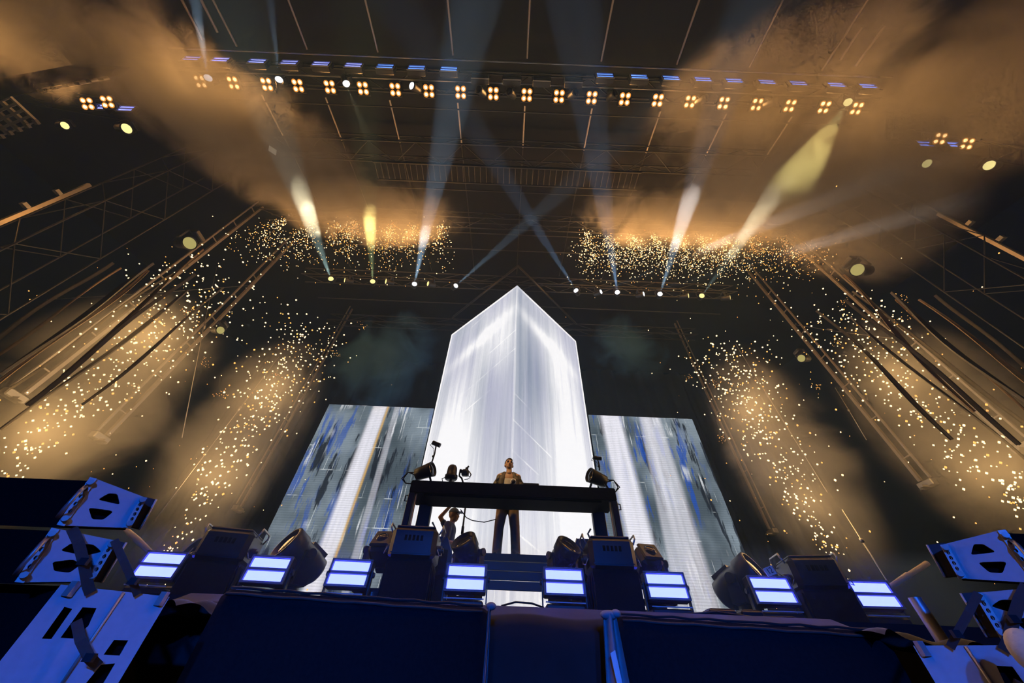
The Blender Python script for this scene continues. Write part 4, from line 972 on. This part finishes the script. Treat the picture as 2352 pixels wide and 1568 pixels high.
# ------------------------------------------------------------------ line-array speaker stacks
from mathutils.geometry import tessellate_polygon
def plate(mb, outer, holes, dv):
    loops = [outer]+holes; pts = [Vector(p) for l in loops for p in l]; tris = tessellate_polygon([[Vector(p) for p in l] for l in loops])
    n = len(pts); dv = Vector(dv)
    mb.add(pts+[p+dv for p in pts], [tuple(t) for t in tris]+[tuple(n+i for i in reversed(t)) for t in tris])
    o = 0
    for l in loops:
        k = len(l); mb.add([pts[o+i] for i in range(k)]+[pts[o+i]+dv for i in range(k)], [(i, (i+1) % k, k+(i+1) % k, k+i) for i in range(k)]); o += k
def soft(poly, r=.3, n=3):
    """rounds the corners of a pixel polygon"""
    out = []; k = len(poly)
    for i in range(k):
        a, b, c = (Vector((*poly[j % k], 0)) for j in (i-1, i, i+1))
        p, q = b+(a-b)*r, b+(c-b)*r
        for j in range(n+1):
            t = j/n; v = p*(1-t)**2+b*2*t*(1-t)+q*t*t; out.append((v.x, v.y))
    return out
PD = Vector((math.sin(math.radians(45)), math.cos(math.radians(45)), 0)); PN = Vector((PD.y, -PD.x, 0)); P0 = at(390, 1370, 2.75)
def pl(px, py, off=0.0):
    d = ray(px, py); o = Vector((0, 0, CZ)); k = ((P0+PN*off)-o).dot(PN)/d.dot(PN); return o+d*k
def stack(side, dx, dz, labs, mirror_tilt=0):
    mir = Matrix.Diagonal((-1, 1, 1, 1)) if side > 0 else Matrix.Identity(4)
    X = T(dx, 0, dz) @ mir
    def W(px, py, off=0.0): return X @ pl(px, py, off)
    vx = lambda v: (X.to_3x3() @ Vector(v))
    parts_ = [
        ('lower', [(140, 1342), (390, 1370), (208, 1680), (-125, 1680)], [[(148, 1393), (166, 1398), (118, 1467), (96, 1466)], [(190, 1394), (222, 1396), (203, 1437), (168, 1466), (139, 1464)], [(262, 1469), (295, 1470), (275, 1505), (238, 1503)], [(232, 1526), (265, 1523), (225, 1590), (180, 1590)]], [(165, 1340), (330, 1362)]),
        ('middle', [(128, 1213), (262, 1240), (205, 1335), (44, 1337)], [soft([(138, 1264), (165, 1246), (215, 1250), (234, 1267), (195, 1276)], .2), soft([(120, 1290), (168, 1284), (186, 1296), (160, 1315), (124, 1311)], .2)], None),
        ('upper', [(215, 1097), (331, 1141), (292, 1212), (139, 1206)], [soft([(224, 1147), (250, 1132), (270, 1134), (276, 1159)], .2), soft([(203, 1165), (262, 1173), (238, 1193), (211, 1192)], .2)], None)]
    for nm, outer, holes, _ in parts_:
        base = W(*outer[-1])
        t = thing('line_array_cabinet', labs[nm], 'speaker', (base.x, base.y, base.z if nm != 'lower' else 0.02), 'speaker cabinets beside the stage')
        B = Vector(t.location); lw = lambda px, py, off=0.0: W(px, py, off)-B
        if nm == 'lower':
            pts = [lw(*outer[0]), lw(*outer[1])]; low = [Vector((lw(*outer[1]).x, lw(*outer[1]).y, 0)), Vector((lw(*outer[0]).x, lw(*outer[0]).y, 0))]
            ow = pts+low
        else: ow = [lw(*q) for q in outer]
        m = MB(); plate(m, ow, [[lw(*q) for q in h_] for h_ in holes], vx(PN*-.014)); m.build('side_plate', M_['plate'], t)
        m = MB(); m.prism([p+vx(PN*-.075) for p in ow], vx((-1.25, 0, 0))); m.build('cabinet', M_['grille'], t)
        m = MB(); m.prism([ow[0]+vx(PN*-.016), ow[1]+vx(PN*-.016), ow[1]+vx(PN*-.074), ow[0]+vx(PN*-.074)], (0, 0, -.015)); m.build('top_flange', M_['plate'], t)
        if nm != 'lower':
            # rails with bolt holes at both edges
            for (a, b_) in ((outer[0], outer[3]), (outer[1], outer[2])):
                a3, b3 = lw(*a, .012), lw(*b_, .012); ex = (b3-a3).normalized(); wd = vx(PD)*.035
                hol = []
                for k in range(6):
                    c = a3.lerp(b3, (k+.6)/6.4); hol.append([c+wd*.25*math.cos(j*math.pi/3)+ex*.012*math.sin(j*math.pi/3) for j in range(6)])
                m = MB(); plate(m, [a3-wd*.5, a3+wd*.5, b3+wd*.5, b3-wd*.5], hol, vx(PN*-.012)); m.build('rigging_rail', M_['alu'], t)
                for k in (.12, .88):
                    c = a3.lerp(b3, k); m = MB(); m.tube(c, c+vx(PN*.03), .016, n=10); m.build('bolt', M_['steel'], t)
            c = lw((outer[0][0]+outer[3][0])/2-12, (outer[0][1]+outer[3][1])/2, .02); m = MB(); m.path([c+Vector((0, 0, .09)), c+vx(PN*.05)+Vector((0, 0, .05)), c+vx(PN*.05)-Vector((0, 0, .05)), c-Vector((0, 0, .09))], .011, 6); m.build('handle', M_['steel'], t)
            # rear lip standing off behind the plate
            a3, b3 = lw(outer[1][0]+28, outer[1][1]+6, -.12), lw(outer[2][0]+30, outer[2][1]+2, -.12)
            m = MB(); m.prism([a3, b3, b3-vx(PD)*.09, a3-vx(PD)*.09], vx(PN*-.03)); m.build('rear_lip', M_['black'], t)
            m = MB(); m.path([a3+vx(PN*.004), b3+vx(PN*.004)], .006, 6); m.build('lip_edge', M_['plate'], t)
        else:
            for px in (165, 372):
                c = lw(px, 1352+(px-165)*.11, .008); m = MB(); m.box(c, (.035, .03, .07)); m.build('corner_clip', M_['alu'], t)
            a3, b3 = lw(284, 1360, .006), lw(128, 1590, .006); m = MB(); m.path([a3, b3], .008, 6); m.build('seam_bead', M_['alu'], t)
    # webbing straps
    def strap(pts, lab, wd=.022):
        B = W(*pts[-1][:2]); t = thing('webbing_strap', lab, 'strap', B, 'webbing straps on the speakers')
        ps = [W(*q)-B for q in pts]; m = MB(); vv = []
        for i, p in enumerate(ps):
            d = (ps[min(i+1, len(ps)-1)]-ps[max(i-1, 0)]).normalized(); s2 = d.cross(vx(PN)).normalized()
            for (u, w_) in ((-1, 0), (1, 0), (1, 1), (-1, 1)): vv.append(p+s2*wd*u+vx(PN)*(.004*w_))
        fs = [(i*4+k, i*4+(k+1) % 4, (i+1)*4+(k+1) % 4, (i+1)*4+k) for i in range(len(ps)-1) for k in range(4)]+[(0, 1, 2, 3), tuple(range(len(ps)*4-4, len(ps)*4))]
        m.add(vv, fs); m.build('webbing', M_['strap'], t)
        m = MB(); c = ps[len(ps)//2]; m.box(c+vx(PN)*.012, (.05, .02, .035)); m.build('buckle', M_['black'], t)
    sd = 'left' if side < 0 else 'right'
    strap([(165, 1213, .05), (180, 1245, .06), (192, 1290, .06), (202, 1345, .03), (208, 1362, .02)], 'inner dark strap across the middle %s speaker cabinet' % sd)
    strap([(262, 1240, .05), (282, 1285, .07), (305, 1335, .06), (316, 1366, .02)], 'outer dark strap down the middle %s speaker cabinet' % sd, .017)
    strap([(175, 1425, .01), (185, 1470, .06), (205, 1510, .07), (226, 1530, .02)], 'loose dark strap end hanging on the lower %s speaker cabinet' % sd, .02)
stack(-1, 0, 0, {'lower': 'lowest left speaker cabinet, big blue-lit plate with slots, in the corner', 'middle': 'middle left speaker cabinet with half-round cutouts and straps', 'upper': 'top left speaker cabinet, blue-lit plate with two half-round cutouts'})
rp = at(2097, 1482, 2.75); lp = P0
stack(1, rp.x+lp.x, rp.z-lp.z, {'lower': 'lowest right speaker cabinet, blue-lit plate cut by the corner', 'middle': 'middle right speaker cabinet behind the dark strap', 'upper': 'top right speaker cabinet, blue-lit plate with two half-round cutouts'})
p = at(2372, 1502, 2.2); m = MB(); m.ball((0, 0, 0), (.075, .075, .10), 18, 14); wb_ = thing('foam_windscreen', 'yellowish rounded foam knob at the right picture edge', 'knob', p); m.build('foam', M_['yellow'], wb_)
m = MB(); m.tube((0.02, 0, -.09), (.06, .02, -.6), .014); m.build('stem', M_['black'], wb_)

# ------------------------------------------------------------------ hanging posts, towers, wires
posts = [((55, 905), 'outer left', .055), ((245, 1000), 'inner left', .055), ((554, 1163), 'rear left', .05), ((2330, 1020), 'outer right', .055), ((2115, 1105), 'inner right', .055), ((1767, 1215), 'rear right', .05)]
for (q, nm, r) in posts:
    p = atz(*q, 4.2); t = thing('hanging_steel_post', '%s steel post hanging from the roof among sparks' % nm, 'post', p, 'steel posts beside the stage')
    top = roofz(p.y)-p.z+.36; s_ = -1 if p.x < 0 else 1
    m = MB(); m.box((0, 0, top/2), (r*1.5, r*1.5, top)); m.build('main_profile', M_['orange'], t)
    m = MB(); m.box((s_*.02, -.26, top/2), (r*.9, r*.9, top)); m.build('side_profile', M_['orange'], t)
    for k in range(8): m = MB(); m.box((0, -.13, top*(k+.5)/8), (.03, .24, .03)); m.build('spacer', M_['orange'], t)
    m = MB(); m.rbox((0, -.10, -.12), (.18, .42, .16), .02); m.box((s_*-.12, -.1, -.19), (.26, .12, .05)); m.build('foot_bracket', M_['alu'], t)
def wire(a, b, Ya, Yb, lab, r=.010):
    p, q = at(*a, Ya), at(*b, Yb); t = thing('rigging_wire', lab, 'wire', p, 'rigging wires')
    m = MB(); m.path([(0, 0, 0), (q-p)*.5+Vector((0, 0, -.05)), q-p], r, 5); m.build('rope', M_['steel'], t)
    c = (q-p)*.45; m = MB(); m.path([c, c+(q-p)*.03], r*3, 6); m.build('shackle', M_['steel'], t)
wire((498, 612), (418, 1005), 7.8, 7.8, 'thin upright wire crossing left of the inner left post')
wire((108, 688), (578, 655), 7.2, 8.6, 'thin level wire across both left posts')
wire((1918, 890), (1990, 1010), 8.5, 8.5, 'thin upright wire left of the inner right post')
pi_, po_ = atz(2115, 1105, 4.2), atz(2330, 1020, 4.2)
t = thing('rigging_wire', 'thin level wire between the two right posts', 'wire', (pi_.x, pi_.y, at(2050, 754, pi_.y).z), 'rigging wires')
wv = Vector((po_.x, po_.y, at(2290, 788, po_.y).z))-Vector(t.location)
m = MB(); m.path([(0, 0, 0), wv*.5+Vector((0, 0, -.05)), wv], .010, 5); m.build('rope', M_['steel'], t)
m = MB(); m.path([wv*.4, wv*.45], .028, 6); m.build('shackle', M_['steel'], t)
wire((640, 820), (355, 1195), 9, 7, 'slanting wire across the left spark fountain')
wire((1935, 1170), (2048, 1350), 7, 6, 'slanting wire beside the right strobe')
wire((1690, 790), (1900, 1130), 9.2, 8, 'slanting wire across the right spark fountain')
for sd, px, py in (('left', 215, 512), ('right', 2190, 590)):
    p = atz(px, py, 8.0); truss('tall %s scaffold tower of steel tube at the picture edge' % sd, (p.x, p.y, 2.0), (p.x, p.y, CZ+12.5), 1.0, 1.1, M_['trussblack'], 'scaffold_tower', .020, ('bottom', 'front', 'back'), (0, 1, 0))
    s_ = -1 if sd == 'left' else 1
    p2 = atz(px-170 if s_ < 0 else px+120, py-20, 8.0); t = thing('light_pole', 'tall pale pole with small brackets beyond the %s scaffold tower' % sd, 'pole', (p2.x, p2.y, 2.0))
    m = MB(); m.box((0, 0, 4.6), (.09, .09, 9.2)); m.build('pole', M_['orange'], t)
    for k in range(8): m = MB(); m.box((0, -.12, 2.4+k*.85), (.10, .14, .10)); m.build('bracket', M_['alu'], t)
    # bunched drape strips
    t = thing('bunched_drape', 'bunched dark brown drape hanging beside the %s scaffold tower' % sd, 'curtain', (p.x-s_*.6, p.y+.9, 0))
    for k in range(9):
        def strip(a, b, k=k): return (-s_*(k*.30)+(.03+.07*b*(1-b)*4)*(a-.5)*(1+.5*math.sin(b*5+k))+.05*math.sin(b*4.1+k*1.7)-s_*.5*b*math.sin(k*1.9), .5*math.sin(k*2.1)+.03*math.sin(a*6+k)+.04*math.sin(b*6+k), 4.6+.5*math.sin(k*1.3)+(4.0+.6*math.sin(k*2.3))*b)
        m = MB(); m.sheet(strip, 6, 24); m.build('drape_strip', M_['trousers'] if k % 3 == 0 else M_['jacket'], t)
# hanging speaker array and open grid frame in the upper left corner
hq = [atz(-60, 190, 10.6), atz(150, 152, 10.6), atz(262, 160, 10.6), atz(250, 178, 10.6), atz(90, 208, 10.6), atz(-60, 240, 10.6)]
t = thing('hanging_speaker_array', 'long dark hanging speaker array in the upper left corner', 'speaker', hq[0])
m = MB(); m.prism([q-hq[0] for q in hq], (0, 0, .5)); m.build('cabinet', M_['grille'], t)
m = MB(); m.path([hq[3]-hq[0]+Vector((0, 0, -.02)), hq[4]-hq[0]+Vector((0, 0, -.02))], .04, 8); m.build('front_rail', M_['orange'], t)
for k in range(6): m = MB(); m.box((hq[3]-hq[0]).lerp(hq[4]-hq[0], (k+.5)/6)+Vector((0, 0, -.05)), (.12, .05, .06)); m.build('clamp', M_['black'], t)
g0, g1, g2 = atz(-70, 262, 10.2), atz(22, 222, 10.2), atz(85, 280, 10.2); ea, eb = g2-g1, g0-g1
t = thing('open_grid_frame', 'pale perforated grid frame hanging in the upper left corner', 'frame', g1)
hol = [[ea*((i+.18)/4)+eb*((j+.16)/4), ea*((i+.82)/4)+eb*((j+.16)/4), ea*((i+.82)/4)+eb*((j+.84)/4), ea*((i+.18)/4)+eb*((j+.84)/4)] for i in range(4) for j in range(4)]
m = MB(); plate(m, [Vector((0, 0, 0)), ea, ea+eb, eb], hol, (0, 0, .06)); m.build('grid_plate', M_['alu'], t)
for k in range(5): m = MB(); m.box(ea*1.0+eb*(k/4.5)+Vector((0, 0, -.02)), (.10, .10, .08)); m.build('edge_bracket', M_['steel'], t)
# square paper scrap in the air
p = atz(626, 345, 9.0); m = MB(); m.box((0, 0, 0), (.17, .17, .004)); tag(m.build('floating_card', M_['tag'], None, T(p) @ R('Z', 38) @ R('X', 12)), 'single square card drifting in the smoke at upper left', 'confetti')

# ------------------------------------------------------------------ sparks
OCT_V = [(1, 0, 0), (-1, 0, 0), (0, 1, 0), (0, -1, 0), (0, 0, 1), (0, 0, -1)]; OCT_F = [(0, 2, 4), (2, 1, 4), (1, 3, 4), (3, 0, 4), (2, 0, 5), (1, 2, 5), (3, 1, 5), (0, 3, 5)]
def sparks(parent, pts, hot):
    vv, ff, mi = [], [], []
    for (p, r, h) in pts:
        o = len(vv); vv += [(p[0]+x*r, p[1]+y*r, p[2]+z*r) for x, y, z in OCT_V]; ff += [tuple(i+o for i in f) for f in OCT_F]; mi += [0 if h else 1]*8
    me = bpy.data.meshes.new('spark_shower'); me.from_pydata(vv, [], ff); me.materials.append(M_['spark_w']); me.materials.append(M_['spark_a']); me.polygons.foreach_set('material_index', mi); me.update()
    o = put('spark_shower', me, parent); o['kind'] = 'stuff'; return o
def fountain(px, py, Y, height, n, label, power, lean=0.0, zb=0.0):
    p = at(px, py, Y); t = thing('spark_fountain', label, 'sparks', (p.x, Y, ST), 'spark fountains at the stage sides'); t['kind'] = 'stuff'
    rnd = random.Random(int(px)); pts = []
    for k in range(n):
        f = rnd.random()**.62; h = .3+height*f*(.93+.14*rnd.random()); sp = .06+.16*h
        a = rnd.gauss(0, 1)*sp*.60; b_ = rnd.gauss(0, 1)*sp*.50
        if f < .3: a *= .6; b_ *= .6
        pts.append(((a+lean*h, b_, h), rnd.choice((.015, .019, .024, .029))*(1.0 if f > .25 else .85), rnd.random() < .78))
    for k in range(n//9):
        pts.append(((rnd.gauss(0, 1.6), rnd.gauss(0, 1.3), rnd.uniform(.4, height*1.05)), rnd.choice((.010, .014, .018)), rnd.random() < .4))
    for k in range(4):            # bursting clusters
        c = (rnd.gauss(0, .8), rnd.gauss(0, .6), rnd.uniform(.5, 1)*height)
        for j in range(16): pts.append(((c[0]+rnd.gauss(0, .07), c[1]+rnd.gauss(0, .07), c[2]+rnd.gauss(0, .05)), .009, False))
    sparks(t, pts, .7)
    m = MB(); m.rbox((0, 0, .06), (.3, .3, .12), .02); m.tube((0, 0, .12), (0, 0, .3), .04); m.build('gerb_holder', M_['black'], t)
    for f in (.35, .7):
        l = lamp_data('POINT', 'spark_glow', (1.0, .58, .21), power*1.25, shadow_soft_size=.7); o = bpy.data.objects.new('spark_glow', l); COL.objects.link(o); o.parent = t; o.location = (lean*height*f, -.1, height*f)
fountain(398, 1250, 7.6, 6.9, 520, 'tall golden spark fountain behind the left boxed spotlight', 80)
fountain(1925, 1300, 7.6, 6.9, 560, 'tall golden spark fountain behind the right boxed spotlight', 80)
pl_ = at(205, 905, 6.3); pr_ = at(2190, 1000, 6.3)
fountain(205, 905, 6.3, 7.6, 620, 'wide golden spark fountain at the far left edge', 110)
fountain(2190, 1000, 6.3, 7.4, 560, 'wide golden spark fountain at the far right edge', 90)
jets = [(655, 503, 260, .55), (722, 515, 260, .55), (820, 509, 380, .35), (905, 518, 300, .3), (957, 516, 240, .35), (1017, 514, 200, .5),
        (1345, 535, 330, .7), (1395, 538, 330, .75), (1447, 540, 330, .75), (1500, 541, 340, .75), (1552, 543, 340, .75), (1605, 545, 330, .7), (1660, 547, 300, .55), (1722, 545, 260, .25), (1790, 545, 240, .15)]
for i, (px, py, n, hotf) in enumerate(jets):
    p = atz(px, py, 11.5); t = thing('ceiling_spark_jet', 'golden spark jet falling from the roof, %s' % (('%s from the left in the left row' % ordw(i)) if i < 6 else ('%s from the left in the right row' % ordw(i-6))), 'sparks', p, 'spark jets falling from the roof'); t['kind'] = 'stuff'
    rnd = random.Random(900+i); pts = []
    for k in range(n):
        f = rnd.random()**.8; h = -.05-2.1*f*(.8+.4*rnd.random()); sp = .05+.17*abs(h)
        pts.append(((rnd.gauss(0, 1)*sp, rnd.gauss(0, 1)*sp, h), rnd.choice((.010, .013, .016, .019)), rnd.random() < hotf))
    sparks(t, pts, hotf)
    m = MB(); m.tube((0, 0, 0), (0, 0, .3), .045); m.box((0, 0, .32), (.2, .14, .05)); m.build('gerb_holder', M_['black'], t)
    l = lamp_data('POINT', 'jet_glow', (1.0, .46, .12), 60 if i < 6 else 72, shadow_soft_size=.35); o = bpy.data.objects.new('jet_glow', l); COL.objects.link(o); o.parent = t; o.location = (0, 0, -.7)

# ------------------------------------------------------------------ haze and smoke (lit by lamps, sparks and screens; cool screen light also tinted in)
def smoke_mat(name, dens, scale, lo, hi, col=(.92, .90, .88), aniso=.25, distort=.9):
    m, nt, out = nodes(name)
    tc = N(nt, 'ShaderNodeTexCoord'); ge = N(nt, 'ShaderNodeNewGeometry')
    ln = N(nt, 'ShaderNodeVectorMath', operation='LENGTH'); L(nt, tc.outputs['Object'], ln.inputs[0])
    ns = N(nt, 'ShaderNodeTexNoise'); ns.inputs['Scale'].default_value = scale; ns.inputs['Detail'].default_value = 5.0; ns.inputs['Roughness'].default_value = .62; ns.inputs['Distortion'].default_value = distort
    L(nt, ge.outputs['Position'], ns.inputs['Vector'])
    fall = math_(nt, 'SUBTRACT', 1.0, ln.outputs['Value'])
    f = math_(nt, 'ADD', math_(nt, 'MULTIPLY', fall, .55), math_(nt, 'MULTIPLY_ADD', ns.outputs[0], 1.0, -.40))
    d = math_(nt, 'MULTIPLY', fac(nt, f, lo, hi), math_(nt, 'MULTIPLY', fac(nt, fall, 0, .25), dens))
    v = N(nt, 'ShaderNodeVolumeScatter'); v.inputs['Color'].default_value = (*col, 1); v.inputs['Anisotropy'].default_value = aniso
    L(nt, d, v.inputs['Density']); L(nt, v.outputs[0], out.inputs['Volume']); return m
SMK = {'dense': smoke_mat('dense_drifting_smoke', .75, .8, .14, .38), 'mid': smoke_mat('drifting_smoke', .6, .7, .10, .38), 'thin': smoke_mat('thin_spark_smoke', .30, .55, .04, .46), 'blue': smoke_mat('screen_light_tinted_smoke', .7, .6, .20, .52, (.14, .46, 1.0))}  # blue kind has the screens' cool light put into the smoke colour
UB = MB(); UB.ball((0, 0, 0), 1.0, 20, 12)
def puff(label, c, r, kind, rz=0, ry=0):
    me = UB.mesh('smoke', SMK[kind]); o = put('smoke_cloud', me, None, T(Vector(c)) @ R('Z', rz) @ R('Y', ry) @ Matrix.Diagonal((*r, 1)))
    tag(o, label, 'smoke', 'smoke clouds', 'stuff'); return o
puff('bright amber smoke cloud in the upper left corner', atz(30, 50, 10.6), (2.2, 1.8, 1.0), 'dense')
puff('big tan smoke plume crossing the left end of the front truss', atz(390, 190, 10.6), (3.4, 1.9, 1.0), 'dense', 35)
puff('tan smoke drifting below the left of the front truss', atz(600, 340, 10.2), (3.6, 2.0, 1.1), 'mid', 30)
puff('pale smoke billow over the left ceiling sparks', atz(850, 490, 10.3), (3.4, 1.3, 1.0), 'dense')
puff('curling smoke plume crossing the right end of the front truss', atz(1770, 190, 10.6), (3.6, 1.7, .9), 'mid', -30)
puff('broad golden smoke bank at upper right', atz(1850, 400, 9.6), (4.4, 2.6, 1.3), 'mid', -20)
puff('orange smoke billow over the right ceiling sparks', atz(1560, 505, 10.5), (4.0, 1.2, .9), 'dense')
puff('dim olive smoke at the far right edge', atz(2230, 250, 9.6), (3.2, 2.4, 1.2), 'thin')
puff('wide dim golden smoke between the right truss end and right sparks', atz(1960, 470, 9.0), (3.6, 2.2, 1.6), 'mid', 20)
puff('golden smoke around the far left spark fountain', at(215, 890, 6.4), (2.2, 1.6, 3.4), 'thin')
puff('golden smoke around the inner left spark fountain', at(560, 990, 7.7), (1.6, 1.3, 3.4), 'thin')
puff('golden smoke around the inner right spark fountain', at(1790, 1010, 7.7), (1.6, 1.3, 3.4), 'thin')
puff('golden smoke around the far right spark fountain', at(2190, 960, 6.4), (2.2, 1.6, 3.4), 'thin')
puff('smoke tinted blue for screen light, rising over the left video screen', at(885, 820, 10.2), (2.6, 1.2, 3.0), 'blue')
puff('faint smoke tinted blue for screen light beside the right shoulder of the wedge', at(1440, 790, 10.4), (2.0, 1.2, 2.2), 'blue')
def haze_mat(name, dens):
    m, nt, out = nodes(name); v = N(nt, 'ShaderNodeVolumeScatter'); v.inputs['Color'].default_value = (.40, .68, 1.0, 1); v.inputs['Density'].default_value = dens; v.inputs['Anisotropy'].default_value = .2  # blue tint stands in for screen light scattered in the air
    L(nt, v.outputs[0], out.inputs['Volume']); return m
hz_ = MB(); hz_.box((0, 8.2, CZ+7.3), (30, 21, 12.6)); tag(hz_.build('stage_haze', haze_mat('even_stage_haze', .006)), 'thin even haze filling the air over the stage', 'haze', kind='stuff')

fg = MB(); fg.box((0, 4.93, ST+.36), (11.6, .8, .72)); tag(fg.build('strobe_halo_fog', haze_mat('added_halo_fog', .12)), 'fog strip added along the stage-edge strobes to give them a blue halo', 'haze', kind='stuff')  # volume added round the strobes so their bloom shows as scatter
